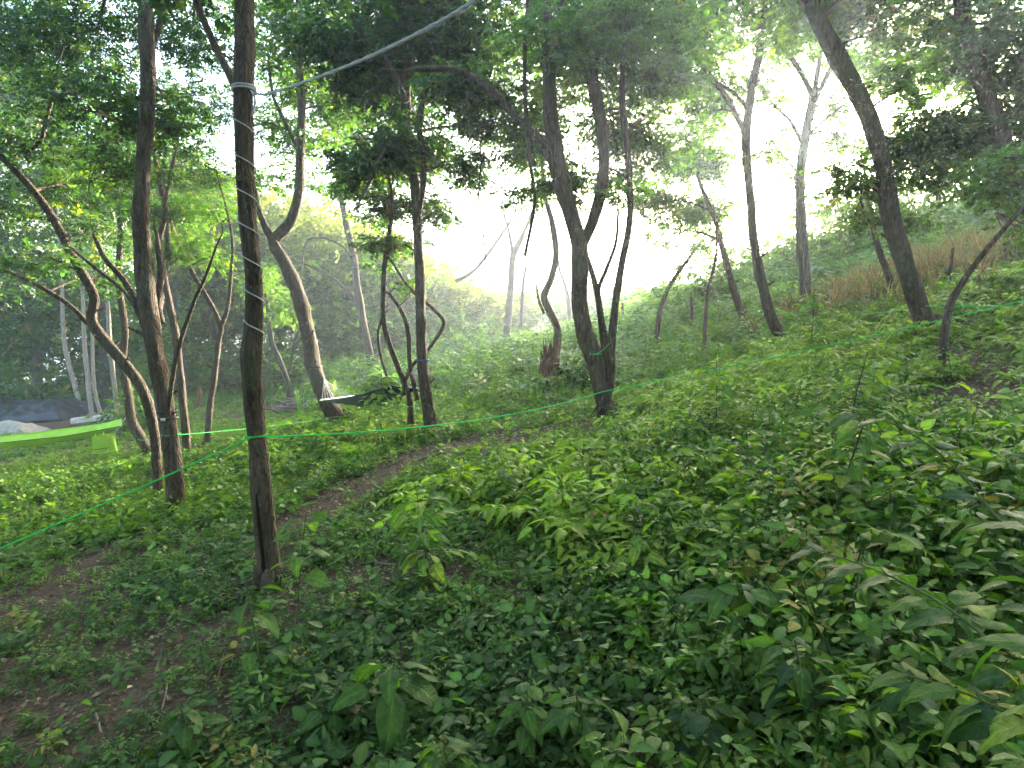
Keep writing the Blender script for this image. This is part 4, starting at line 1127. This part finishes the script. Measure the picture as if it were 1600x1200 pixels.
def sapling(label, px, py, h, size, seed, tones, n=12, kind=0, name='sapling', cat='young plant', group=None, tilt=None, base=None, r=.006, spreadz=(.35, 1.0), wide=1.0):
    rng = RNG(seed)
    b = G(px, py) if base is None else np.array(base)
    root = empty(name, b); tag(root, label, cat, group)
    tl = np.array(tilt if tilt is not None else [rng.normal(0, .12), rng.normal(0, .12)])
    top = b + np.array([tl[0] * h, tl[1] * h, h])
    sm = smooth_path([b - [0, 0, .05], b + (top - b) * .5 + rng.normal(0, .03 * h, 3), top], 6)
    mb = MB(); tube(mb, sm, np.linspace(r, r * .4, len(sm)), 6)
    for i in range(n):
        t = spreadz[0] + (spreadz[1] - spreadz[0]) * (i + .5) / n
        p = sm[int(t * (len(sm) - 1))]
        a = i * 2.4 + rng.normal(0, .35)
        d = np.array([math.cos(a), math.sin(a), rng.normal(.02, .22)])
        st = size * rng.uniform(.25, .9) * (1.3 - .7 * t) * wide
        q = p + d * st
        tube(mb, np.array([p, (p + q) / 2 + [0, 0, .01], q]), r * .28, 4, cap=False)
        add_leaf(root, b, q, d + [0, 0, -.1], [rng.normal(0, .3), rng.normal(0, .3), 1], size * rng.uniform(.7, 1.2), kind, tones[int(rng.integers(len(tones)))])
    mb.build('stem', plain_mat('green_stem', (.07, .09, .03), .85, .15) if 'green_stem' not in bpy.data.materials else bpy.data.materials['green_stem'], root, origin=b)
    return root
sapling('bright yellow-green sapling just right of the dirt path', 672, 905, .56, .115, 501, ['fresh', 'fresh', 'yellow'], 48, 0, spreadz=(.3, 1), wide=2.0)
sapling('leafy sapling with a bare lower stem in front of the dark hammock', 598, 700, 1.1, .105, 502, ['fresh', 'mid', 'fresh', 'yellow'], 95, 1, r=.016, spreadz=(.45, 1), wide=4.2)
sapling('tall thin-stemmed seedling right of the cord-wound trunk', 462, 990, .75, .12, 503, ['mid', 'fresh'], 9, 1, tilt=[.10, .1], spreadz=(.55, 1))
sapling('bare-stemmed forked seedling at the lower left of the cord-wound trunk', 412, 1060, .5, .12, 504, ['cool', 'mid'], 9, 1, tilt=[-.12, .0], spreadz=(.3, 1))
sapling('seedling with long pale leaves at the bottom, centre left', 605, 1130, .34, .16, 505, ['mid', 'cool', 'fresh'], 11, 0)
sapling('pale green seedling whose top leaves catch the light, centre right', 988, 925, .34, .11, 506, ['fresh', 'yellow'], 11, 0)
sapling('dark glossy plant near the bottom centre edge', 905, 1190, .24, .12, 507, ['cool', 'cool', 'mid'], 9, 0)
sapling('thin upright sapling with a bare dark stem on the right slope', 1285, 850, .8, .10, 508, ['fresh', 'mid', 'yellow'], 40, 1, wide=1.8, r=.009, spreadz=(.4, 1))
sapling('yellow-green sapling in front of the big dark centre tree', 1120, 690, .75, .11, 509, ['fresh', 'fresh', 'yellow'], 55, 1, r=.009, wide=2.6)
sapling('dark leafy plant below the yellow-green sapling beside the path', 780, 800, .4, .12, 510, ['cool', 'mid'], 16, 0)
sapling('broad-leaved seedling with light veins at the right bottom', 1150, 1020, .36, .15, 511, ['cool', 'mid', 'fresh'], 14, 0)
sapling('tall weed with lime leaves left of the curving thin tree', 1330, 690, .75, .11, 512, ['fresh', 'yellow', 'fresh'], 50, 1, r=.008, wide=2.6)
sapling('leafy sapling among the weeds in front of the pale three-forked tree', 1265, 560, .95, .13, 513, ['fresh', 'mid'], 50, 1, r=.009, wide=2.4)

def leaning_branch(label, pts3, n, size, seed, tones, kind=0, cat='branch', name='leafy_branch'):
    """a long leafy shoot arching in from the right edge"""
    rng = RNG(seed)
    b = pts3[0].copy(); b[2] = float(H(b[0], b[1]))
    root = empty(name, b); tag(root, label, cat)
    sm = smooth_path(np.vstack([[b - [0, 0, .05]], pts3]), 8)
    mb = MB(); tube(mb, sm, np.linspace(.0042, .0015, len(sm)), 7)
    for i in range(n):
        t = .22 + .78 * (i + .6) / n
        j = min(len(sm) - 2, int(t * (len(sm) - 1)))
        p = sm[j]; tg = sm[j + 1] - sm[j]; tg /= np.linalg.norm(tg)
        side = np.cross(tg, [0, 0, 1]); side /= np.linalg.norm(side)
        sg = 1 if i % 2 else -1
        d = side * sg * .9 + tg * .45 + np.array([0, 0, rng.normal(0, .15)])
        q = p + d * size * .25
        tube(mb, np.array([p, (p + q) / 2, q]), .0018, 4, cap=False)
        add_leaf(root, b, q, d, [rng.normal(0, .2), rng.normal(0, .2), 1], size * rng.uniform(.75, 1.15), kind, tones[int(rng.integers(len(tones)))])
    mb.build('stem', bpy.data.materials['green_stem'], root, origin=b)
leaning_branch('long dark-leaved shoot arching up left from the right edge, topmost of three', np.array([P(1640, 900, 1.15), P(1560, 810, 1.4), P(1470, 710, 1.6), P(1380, 655, 1.75), P(1310, 640, 1.9)]), 15, .10, 601, ['cool', 'deep', 'cool'])
leaning_branch('long large-leaved shoot crossing the right edge, middle of three', np.array([P(1660, 1080, .85), P(1560, 1010, 1.0), P(1450, 930, 1.15), P(1340, 880, 1.35), P(1250, 855, 1.6)]), 18, .085, 602, ['cool', 'mid', 'deep'])
leaning_branch('broad-leaved shoot in the bottom right corner, lowest of three', np.array([P(1680, 1200, .75), P(1600, 1130, .85), P(1500, 1080, .95), P(1400, 1050, 1.1)]), 16, .08, 603, ['mid', 'deep', 'yellow', 'mid'])
# broad-leaved plants in the nearest strip of the slope
_rp = RNG(640)
PL = [(1330, 960, 'broad-leaved plant with torn silvery leaves, left of the middle shoot', ['cool', 'mid']),
      (1480, 1000, 'big-leaved plant with one yellow leaf in the right corner thicket', ['mid', 'cool', 'yellow']),
      (1240, 1080, 'dark heart-leaved plant left of the bottom right thicket', ['deep', 'cool']),
      (1400, 1160, 'broad dark-leaved plant at the bottom edge, right part', ['deep', 'mid']),
      (1560, 1150, 'drooping large-leaved plant filling the bottom right corner', ['mid', 'deep']),
      (1080, 1130, 'heart-leaved plant beside the bare soil at the bottom edge', ['deep', 'cool']),
      (820, 1120, 'pale glossy plant cluster at bottom, left of the bare soil', ['cool', 'cool', 'mid']),
      (700, 1180, 'five-leaved plant at the bottom edge, below the long pale leaves', ['cool', 'mid']),
      (520, 1100, 'lobed-leaf plant at the lower left, below the thin-stemmed seedling', ['cool', 'deep']),
      (300, 1120, 'low silvery-leaved plant at the lower left', ['cool']),
      (1500, 840, 'lime-leaved plant between the top and middle shoots', ['fresh', 'yellow', 'mid']),
      (1380, 800, 'bright broad-leaved plant beneath the topmost shoot', ['fresh', 'mid']),
      (1580, 760, 'bright green plant at the right edge below the bare earth', ['fresh', 'mid', 'fresh'])]
for i, (px, py, lab, tn) in enumerate(PL):
    sapling(lab, px, min(py + 60, 1260), (.36 if px > 1150 else .24), (.10 if px > 1150 else .085), 700 + i, tn, 18, i % 2, name='broadleaf_plant', cat='plant')

# ---------------------------------------------------------------- ropes
M_GREEN = plain_mat('green_rope', (.03, .46, .07), .8, .2, .15, 60)
M_GREY = plain_mat('grey_rope', (.42, .42, .41), .8, .3, .25, 90)
M_BLACK = plain_mat('black_webbing', (.012, .013, .014), .6, .4)
def axis_at(key, py, k=0):
    root, ap, Y, b = T[key]
    sm, rs = ap[k]
    zt = P(800, py, Y)[2]
    i = int(np.argmin(np.abs(sm[:, 2] - zt)))
    return sm[i], rs[i]
def sag(a, b, s, n=24):
    t = np.linspace(0, 1, n)[:, None]
    p = a * (1 - t) + b * t
    p[:, 2] -= (4 * s * t * (1 - t))[:, 0]
    return p
def loop_round(c, r, turns=1.0, n=20, dz=.012):
    a = np.linspace(0, 2 * np.pi * turns, int(n * turns))
    return np.stack([c[0] + r * np.cos(a), c[1] + r * np.sin(a), c[2] + dz * a / 6.28], 1)
def ropes():
    # long green line: left edge > cord-wound tree > in front of centre tree > right edge
    cm, rm = axis_at('main', 679)
    front = cm + np.array([0, -(rm + .006), 0])
    mb = MB()
    a = P(-260, 965, cm[1] * .93)
    tube(mb, sag(a, front, .02), .0062, 7)
    cc, rc = axis_at('centre', 606)
    mid = cc + np.array([0, -(rc + .006), 0])
    e = P(1760, 430, 6.4)
    tube(mb, loop_round(cm, rm + .005, 1, 20, .0), .0062, 7)
    tube(mb, sag(front, mid, .12), .0062, 7)
    tube(mb, sag(mid, e, .05), .0062, 7)
    tag(mb.build('rope', M_GREEN), 'long bright green line strung across the scene and round the cord-wound trunk', 'rope')
    # second thin green line
    mb = MB()
    c0, r0 = axis_at('hamtree', 684); c1, r1 = axis_at('strap', 673); c2, r2 = axis_at('lean', 652); c3, r3 = axis_at('hold', 632)
    p = [c0 + [0, -r0 - .005, 0], c1 + [0, -r1 - .005, 0], c2 + [0, -r2 - .005, 0], c3 + [0, -r3 - .005, 0]]
    for q in range(3):
        tube(mb, sag(p[q], p[q + 1], .03), .0045, 6)
    tube(mb, loop_round(c1, r1 + .004, 1, 18, 0), .0045, 6)
    tag(mb.build('rope', M_GREEN), 'thin green line behind, from the strapped tree to the far end of the dark hammock', 'rope')
    mb = MB()
    c, r = axis_at('centre', 553); c2, r2 = axis_at('centre', 520, 3)
    tube(mb, sag(c + [0, -r - .004, 0], c2 + [r2 + .004, -r2 * .3, 0], .05), .005, 6)
    tube(mb, loop_round(c, r + .004, 1.2, 18, .01), .005, 6)
    tag(mb.build('rope', M_GREEN), 'short green cord tied between two stems of the centre tree', 'rope')
    mb = MB()
    c, r = axis_at('rfork', 489); c2, r2 = axis_at('rbig', 477)
    tube(mb, sag(P(1180, 488, c[1]), c + [0, -r - .004, 0], .02), .006, 6)
    tube(mb, sag(c + [0, -r - .004, 0], c2 + [0, -r2 - .004, 0], .05), .006, 6)
    tube(mb, sag(c2 + [0, -r2 - .004, 0], P(1760, 462, 7.4), .05), .006, 6)
    tag(mb.build('rope', M_GREEN), 'upper thin green line crossing the right slope between two trees', 'rope')
    # grey cord spiralling round the main trunk
    root, ap, Y, b = T['main']; sm, rs = ap[0]
    zt, zb = P(382, 165, Y)[2], P(398, 520, Y)[2]
    ph = np.linspace(0, 2 * np.pi * 7, 240); z = np.linspace(zt, zb, 240)
    ctr = np.stack([np.interp(z, sm[:, 2], sm[:, k]) for k in range(3)], 1); rr = np.interp(z, sm[:, 2], rs) * 1.06 + .005
    mb = MB(); hel = np.stack([ctr[:, 0] + rr * np.cos(ph), ctr[:, 1] + rr * np.sin(ph), z], 1)
    tube(mb, hel, .0042, 5)
    tag(mb.build('cord', M_GREY), 'grey cord wound in a spiral round the near trunk', 'cord')
    # thick pale rope from the trunk up over the camera
    mb = MB()
    c, r = axis_at('main', 163)
    pts = np.array([c + [r, 0, 0], P(420, 146, Y - .25), P(520, 112, 3.0), P(600, 78, 2.6), P(680, 38, 2.2), P(745, -2, 1.9), P(900, -120, 1.4), P(1500, -600, .8)])
    q = smooth_path(pts, 10)
    for k in range(3):
        a = np.linspace(0, 60, len(q)) + k * 2.09
        off = np.stack([np.cos(a), np.zeros_like(a), np.sin(a)], 1) * .0042
        tube(mb, q + off, .0046, 6)
    tube(mb, loop_round(c, r * 1.06 + .006, 2.2, 18, .016), .007, 6); tube(mb, smooth_path([c + [r, -r * .6, 0], c + [r + .03, -r, -.06], c + [r + .01, -r, -.16]], 4), .006, 5)
    tag(mb.build('rope', M_GREY), 'thick twisted pale rope running from the trunk up out of the picture', 'rope')
    # black strap with a buckle
    mbs = MB(); c, r = axis_at('strap', 650)
    root = empty('tree_strap', c); tag(root, 'black strap with a small pale buckle round the strapped tree', 'strap')
    a = np.linspace(0, 2 * np.pi, 25)
    for dz in (-.02, .05):
        mb = MB(); ring = []
        for s_, z_ in ((.004, -.016), (.010, -.016), (.010, .016), (.004, .016)):
            ring.append(np.stack([c[0] + (r * 1.08 + s_) * np.cos(a), c[1] + (r * 1.08 + s_) * np.sin(a), np.full(25, c[2] + z_ + dz)], 1))
        V = np.vstack(ring); n = 25
        f = [[i * n + j, i * n + j + 1, ((i + 1) % 4) * n + j + 1, ((i + 1) % 4) * n + j] for i in range(4) for j in range(n - 1)]
        mb.add(V, f); mb.build('band', M_BLACK, root, origin=c)
    mb = MB(); box(mb, c + [.01, -(r * 1.08 + .016), -.02], (.045, .012, .028)); mb.build('buckle', plain_mat('pale_metal', (.5, .5, .48), .4, .5), root, origin=c)
ropes()

# ---------------------------------------------------------------- hammocks
def grid_sheet(mb, S, thick=.004, col=(1, 1, 1)):
    """S: nu x nv x 3 surface points, doubled into a thin closed sheet"""
    nu, nv = S.shape[:2]
    du = np.gradient(S, axis=0); dv = np.gradient(S, axis=1)
    n = np.cross(du, dv); n /= np.linalg.norm(n, axis=2)[..., None] + 1e-9
    A = (S + n * thick / 2).reshape(-1, 3); B = (S - n * thick / 2).reshape(-1, 3)
    i = np.arange(nu - 1)[:, None] * nv; j = np.arange(nv - 1)[None]
    f = np.stack([i + j, i + nv + j, i + nv + j + 1, i + j + 1], -1).reshape(-1, 4)
    N = nu * nv
    rim = [i_ * nv for i_ in range(nu)] + [(nu - 1) * nv + j_ for j_ in range(1, nv)] + [i_ * nv + nv - 1 for i_ in range(nu - 2, -1, -1)] + [j_ for j_ in range(nv - 2, 0, -1)]
    rim = np.array(rim); r2 = np.roll(rim, -1)
    mb.add(np.vstack([A, B]), np.vstack([f, f[:, ::-1] + N, np.stack([rim, r2, r2 + N, rim + N], -1)]), col)
def dark_hammock():
    cl, rl = axis_at('lean', 572); cr_, rr_ = axis_at('hold', 564)
    Yl, Yr = cl[1], cr_[1]
    A = [P(503, 625, Yl - .75), P(552, 619, Yl + .10)]
    B = [P(612, 601, Yr + 1.05), P(656, 607, Yr + .35)]
    o = np.array([(A[0] + B[0])[k] / 2 for k in range(3)])
    root = empty('hammock', o); tag(root, 'dark green hammock with white cords and spreader bars hung between two trees', 'hammock')
    nu, nv = 26, 12; S = np.zeros((nu, nv, 3))
    for i in range(nu):
        t = i / (nu - 1)
        nx_ = np.interp(t, [0, .2, .45, .7, 1], [503, 528, 566, 604, 656]); ny_ = np.interp(t, [0, .2, .45, .7, 1], [625, 631, 635, 628, 607])
        fx_ = np.interp(t, [0, .3, .6, 1], [552, 572, 590, 612]); fy_ = np.interp(t, [0, .3, .6, 1], [619, 614, 608, 601])
        near_ = P(nx_, ny_, A[0][1] * (1 - t) + B[1][1] * t); far_ = P(fx_, fy_, A[1][1] * (1 - t) + B[0][1] * t)
        for j in range(nv):
            u = j / (nv - 1)
            p = near_ * (1 - u) + far_ * u
            p[2] -= .05 * math.sin(math.pi * t) * math.sin(math.pi * u) + .008 * math.sin(t * 17 + u * 3)
            S[i, j] = p
    mb = MB(); grid_sheet(mb, S); mb.build('bed', plain_mat('dark_cloth', (.012, .020, .015), 1.0, 0.0, .2, 30), root, origin=o)
    wm = plain_mat('pale_wood', (.52, .50, .46), .6, .3); cm = plain_mat('white_cord', (.5, .51, .5), .8, .2)
    for q, (e, anc, r) in enumerate(((A, cl, rl), (B, cr_, rr_))):
        mb = MB(); ex = (e[1] - e[0]) * .05
        tube(mb, np.array([e[0] - ex, (e[0] + e[1]) / 2, e[1] + ex]), .016, 8); mb.build('spreader_bar', wm, root, origin=o)
        dirn = (e[0] + e[1]) / 2 - anc; dirn /= np.linalg.norm(dirn)
        knot = anc + dirn * (r + .22)
        for k in range(11):
            u = k / 10; p = e[0] * (1 - u) + e[1] * u
            mb = MB(); tube(mb, np.array([p, (p + knot) / 2 - [0, 0, .015], knot]), .0024, 5); mb.build('cord', cm, root, origin=o)
        mb = MB(); tube(mb, np.array([knot, anc + dirn * r * .9]), .008, 6); tube(mb, loop_round(anc, r * 1.07 + .006, 1.0, 18, .0), .010, 6)
        mb.build('hanging_strap', M_BLACK if q == 0 else plain_mat('blue_strap', (.03, .09, .28), .6, .3), root, origin=o)
dark_hammock()
def lime_hammock():
    cr_, rr_ = axis_at('hamtree', 646); Y = cr_[1]
    co, ro = axis_at('off', 640)
    e1 = P(188, 661, Y + .05); e0 = P(-150, 668, (Y + co[1]) / 2)
    o = (e0 + e1) / 2
    root = empty('hammock', o); tag(root, 'lime green cloth hammock with hanging pouch at the left edge', 'hammock')
    lime = plain_mat('lime_cloth', (.37, .60, .055), .6, .3, .08, 8, trans=.25, bump=.05)
    nu, nv = 40, 15; S = np.zeros((nu, nv, 3))
    for i in range(nu):
        t = i / (nu - 1); px = -150 + 340 * t
        g = min(1.0, (4 * t * (1 - t)) ** .6 + .12)
        ty = np.interp(px, [-150, 0, 100, 160, 190], [688, 682, 669, 661, 654]); sy = np.interp(px, [-150, 0, 100, 190], [697, 692, 681, 665]); by = np.interp(px, [-150, 0, 60, 110, 150, 190], [699, 703, 701, 692, 681, 668])
        Yc = e0[1] * (1 - t) + e1[1] * t
        near_ = P(px, sy, Yc - .24 * g); bot = P(px, by, Yc - .05); far_ = P(px, ty, Yc + .26 * g)
        for j in range(nv):
            u = j / (nv - 1)
            w0, w1, w2 = (1 - u) ** 2, 2 * u * (1 - u), u * u
            ctl = bot * 1.5 - (near_ + far_) * .25
            p = near_ * w0 + ctl * w1 + far_ * w2
            S[i, j] = p + np.array([0, 0, .006 * math.sin(j * 2.3 + t * 5) + .010 * math.sin(t * 31 + j * .8) * math.sin(u * 3.14)])
    mb = MB(); grid_sheet(mb, S, .004); mb.build('bed', lime, root, origin=o)
    mb = MB(); nrm = np.array([0, -.006, -.004]); tube(mb, S[:, 0] + nrm, .0055, 5); mb.build('seam', plain_mat('seam_dark', (.05, .10, .02), .8, .2), root, origin=o)  # rim seam, its dark colour also standing in for the rim's shadow line
    cm = bpy.data.materials['white_cord']
    for p0, p1 in ((e1 - [0, 0, .03], cr_), (e0 - [0, 0, .03], co)):
        mb = MB(); tube(mb, np.array([p0, (p0 + p1) / 2, p1]), .010, 6); mb.build('cord', cm, root, origin=o)
    # pouch: a soft flat bag hanging from the bed
    pc = P(157, 694, Y - .12); k = Y / F
    hw, hh = 14 * k, 14 * k
    V = []; n = 9
    for i in range(n):
        v = i / (n - 1)
        for j in range(n):
            u = j / (n - 1) * 2 - 1
            V.append([pc[0] + u * hw * (.86 + .14 * v), pc[1] - .05 * (1 - u * u) * math.sin(math.pi * min(1, v * .9 + .1)), pc[2] + hh * (1 - 2 * v) + .02 * u])
    S2 = np.array(V).reshape(n, n, 3); mb = MB(); grid_sheet(mb, S2, .012)
    S3 = S2.copy(); S3[:, :, 1] = 2 * pc[1] - S2[:, :, 1] + .10; S3[:, :, 0] += .07; grid_sheet(mb, S3, .012)
    gs = np.zeros((n, 5, 3))
    for i in range(n):
        for j in range(5):
            q = j / 4; gs[i, j] = S2[i, -1] * (1 - q) + S3[i, -1] * q + np.array([.05 * math.sin(math.pi * q) * i / n, 0, 0])
    grid_sheet(mb, gs, .008)
    mb.build('pouch', lime, root, origin=o)
    mb = MB(); tube(mb, S2[6] + [0, -.012, 0], .005, 5); mb.build('seam', bpy.data.materials['seam_dark'], root, origin=o)
    mb = MB(); tube(mb, np.array([S2[0, 2], S2[0, 2] + [0, .06, .16]]), .007, 5); tube(mb, np.array([S2[0, 6], S2[0, 6] + [0, .06, .16]]), .007, 5); mb.build('pouch_cord', lime, root, origin=o)
lime_hammock()

# ---------------------------------------------------------------- clearing: tarpaulins, mat roll, stick pile, posts, fence
def tarp(label, px, py, lx, ly, hz, seed, mat, over=0.0, rot=0.0, name='tarpaulin'):
    g = G(px, py); n, m = 70, 50
    U, Vv = np.meshgrid(np.linspace(-.5, .5, n), np.linspace(-.5, .5, m), indexing='ij')
    X = g[0] + (U * math.cos(rot) - Vv * math.sin(rot) * ly / lx) * lx; Yy = g[1] + (U * math.sin(rot) * lx + Vv * math.cos(rot) * ly)
    edge = np.clip(1 - (np.maximum(np.abs(U), np.abs(Vv)) * 2) ** 3.5, 0, 1)
    Z = H(X, Yy) + .02 + over * edge + edge * hz * (.25 + 1.0 * fbm(X * .9, Yy * 1.2, seed)) + .09 * edge * np.abs(np.sin(X * 4 + Yy * 3 + 5 * fbm(X, Yy, seed + 3) * 3)) ** 4 + .10 * (fbm(X * 4, Yy * 4, seed + 4) - .5) * edge
    mb = MB(); grid_sheet(mb, np.stack([X, Yy, Z], -1), .006)
    tag(mb.build(name, mat, origin=tuple(g)), label, 'tarpaulin')
tarp('rumpled black plastic sheet spread in the clearing', 40, 652, 4.4, 2.6, .75, 61, plain_mat('black_plastic', (.030, .031, .033), .55, .35, .3, 6))
tarp('beige canvas sheet lying in front of the black plastic', -10, 682, 2.2, 1.1, .32, 65, plain_mat('beige_canvas', (.25, .22, .175), .85, .2, .2, 9), .04, .2)
def mat_roll():
    a = P(112, 661, G(112, 668)[1]); b = P(222, 648, G(222, 660)[1] + .6)
    a[2] = float(H(a[0], a[1])) + .13; b[2] = float(H(b[0], b[1])) + .13
    mb = MB(); o = (a + b) / 2
    ax = (b - a) / np.linalg.norm(b - a); up = np.array([0, 0, 1.]); s = np.cross(ax, up)
    n = 26; rings = []
    ph = np.linspace(0, 4.6 * np.pi, n * 2)
    rad = np.linspace(.145, .085, n * 2)
    S = np.zeros((14, n * 2, 3))
    for i, t in enumerate(np.linspace(0, 1, 14)):
        c = a * (1 - t) + b * t
        S[i] = c + s * (np.cos(ph) * rad)[:, None] * (1 + .04 * math.sin(i)) + up * (np.sin(ph) * rad)[:, None]
    grid_sheet(mb, S, .010)
    tag(mb.build('mat_roll', plain_mat('felt', (.34, .30, .25), .9, .2, .15, 12), origin=tuple(o)), 'rolled beige mat lying beside the black plastic sheet', 'roll')
mat_roll()
def stick_pile():
    g = G(465, 640); rng = RNG(71); k = g[1] / F
    root = empty('stick_pile', g); tag(root, 'heap of cut reddish sticks by the leaning hammock tree', 'stick pile')
    cols = [plain_mat('stick_brown', (.17, .10, .075), .9, .2), plain_mat('stick_grey', (.26, .20, .17), .9, .2)]
    for i in range(70):
        L = rng.uniform(.4, 1.2); th = rng.normal(0, .5) + (math.pi if rng.random() < .5 else 0)
        u = rng.normal(0, 1); c = g + np.array([np.clip(u, -1.7, 1.7) * 22 * k, rng.normal(0, .25), 0]); c[2] = float(H(c[0], c[1])) + rng.uniform(.02, .30) * math.exp(-u * u * .5)
        e = np.array([math.cos(th), math.sin(th) * .8, rng.normal(0, .14)]) * L / 2
        mb = MB(); tube(mb, np.array([c - e, c + rng.normal(0, .03, 3), c + e]), np.array([.016, .014, .008]) * rng.uniform(.7, 1.5), 5)
        mb.build('stick', cols[i % 2], root, origin=g)
stick_pile()
def post(label, px, py, top_py, wpx, Y=None, lean=0, seed=0, name='wooden_post', mat=M_POST, lpx=0):
    b = G(px, py) if Y is None else np.array([*P(px, py, Y)[:2], 0]); b[2] = float(H(b[0], b[1]))
    k = b[1] / F; t = P(px + lpx, top_py, b[1])
    mb = MB(); r = wpx * k / 2
    p = smooth_path([b - [0, 0, .12], (b + t) / 2 + [r * .3, 0, 0], t], 4)
    tube(mb, p, np.linspace(r * 1.1, r * .8, len(p)), 9, .12, seed)
    tag(mb.build(name, mat, origin=tuple(b)), label, 'post')
post('short leaning pale post behind the black plastic sheet', 48, 640, 604, 8, lpx=-8, seed=1)
post('stubby reddish post behind the slender Y-forked tree', 309, 642, 606, 8, seed=3, lpx=3, mat=M_WOOD)
post('thin dark stake right of the big centre tree', 972, 535, 473, 5, seed=4, mat=M_BARK)
post('thin dark stake below the dark round-crowned tree', 1080, 535, 464, 5, seed=5, mat=M_BARK)
post('dead stick standing in the dry grass on the hill', 1478, 462, 388, 5, seed=6, lpx=11, mat=M_BARK)
post('small upright stick near the bright bush', 517, 625, 596, 3.5, seed=7, lpx=3, mat=M_BARK)
def fence():
    b = G(23, 648); Y = b[1] + 1.5
    root = empty('wire_fence', np.array([b[0], Y, float(H(b[0], Y))])); o = np.array(root.location)
    tag(root, 'old wire fence with grey posts at the far left', 'fence')
    xs = [P(q, 600, Y)[0] for q in (-150, 23, 130)]
    hh = 1.05
    for x in xs:
        g = float(H(x, Y)); mb = MB(); tube(mb, np.array([[x, Y, g - .1], [x + .02, Y, g + .6], [x, Y, g + hh + .05]]), .05, 8, .1, 3); mb.build('post', M_POST, root, origin=o)
    wire = plain_mat('wire', (.30, .31, .30), .6, .4)
    for z in (.2, .45, .7, .95):
        mb = MB()
        tube(mb, np.array([[x, Y - .055, float(H(x, Y)) + z] for x in np.linspace(xs[0], xs[-1], 9)]), .006, 5); mb.build('wire', wire, root, origin=o)
    mb = MB()
    for x in np.arange(xs[0], xs[-1], .16):
        g = float(H(x, Y)); tube(mb, np.array([[x, Y - .06, g + .15], [x, Y - .06, g + .96]]), .003, 4, cap=False)
    m = mb.build('wire_mesh', wire, root, origin=o); m['kind'] = 'stuff'
fence()
# fallen branch on the soil near the bottom edge and one on the slope
def fallen(label, pts, r, seed):
    q = [G(*p) + np.array([0, 0, .03 + .03 * (i % 2)]) for i, p in enumerate(pts)]
    mb = MB(); sm = smooth_path(q, 6); tube(mb, sm, np.linspace(r, r * .4, len(sm)), 8, .15, seed)
    tag(mb.build('fallen_branch', M_BARKG, origin=tuple(q[0])), label, 'branch')
fallen('short fallen branch on bare soil at the bottom edge', [(1036, 1135), (1062, 1155), (1085, 1185)], .014, 1)
fallen('curved fallen branch on the dirt path', [(655, 722), (700, 716), (740, 722)], .02, 2)
fallen('fallen grey branch on the slope left of the curving thin tree', [(1385, 585), (1400, 600), (1402, 612)], .016, 3)

# ---------------------------------------------------------------- haze
def haze():
    m, t, out = new_mat('haze')
    v = t.nodes.new('ShaderNodeVolumePrincipled')
    v.inputs['Color'].default_value = (.74, .86, 1.0, 1)
    v.inputs['Density'].default_value = HAZE_DENSITY
    v.inputs['Anisotropy'].default_value = .72
    t.links.new(v.outputs[0], out.inputs['Volume'])
    zlo = min(o.matrix_world.translation.z for o in bpy.data.objects) - 1
    mb = MB(); box(mb, (0, 270, -20), (640, 700, 80)); 
    o = mb.build('haze', m, smooth=False); tag(o, kind='stuff'); o['label'] = 'pale haze hanging among the trees'; o['category'] = 'haze'
    return o
if HAZE_DENSITY > 0:
    haze()
print('verts', sum(len(o.data.vertices) for o in bpy.data.objects if o.type == 'MESH'), 'polys', sum(len(o.data.polygons) for o in bpy.data.objects if o.type == 'MESH'), 'objects', len(bpy.data.objects))
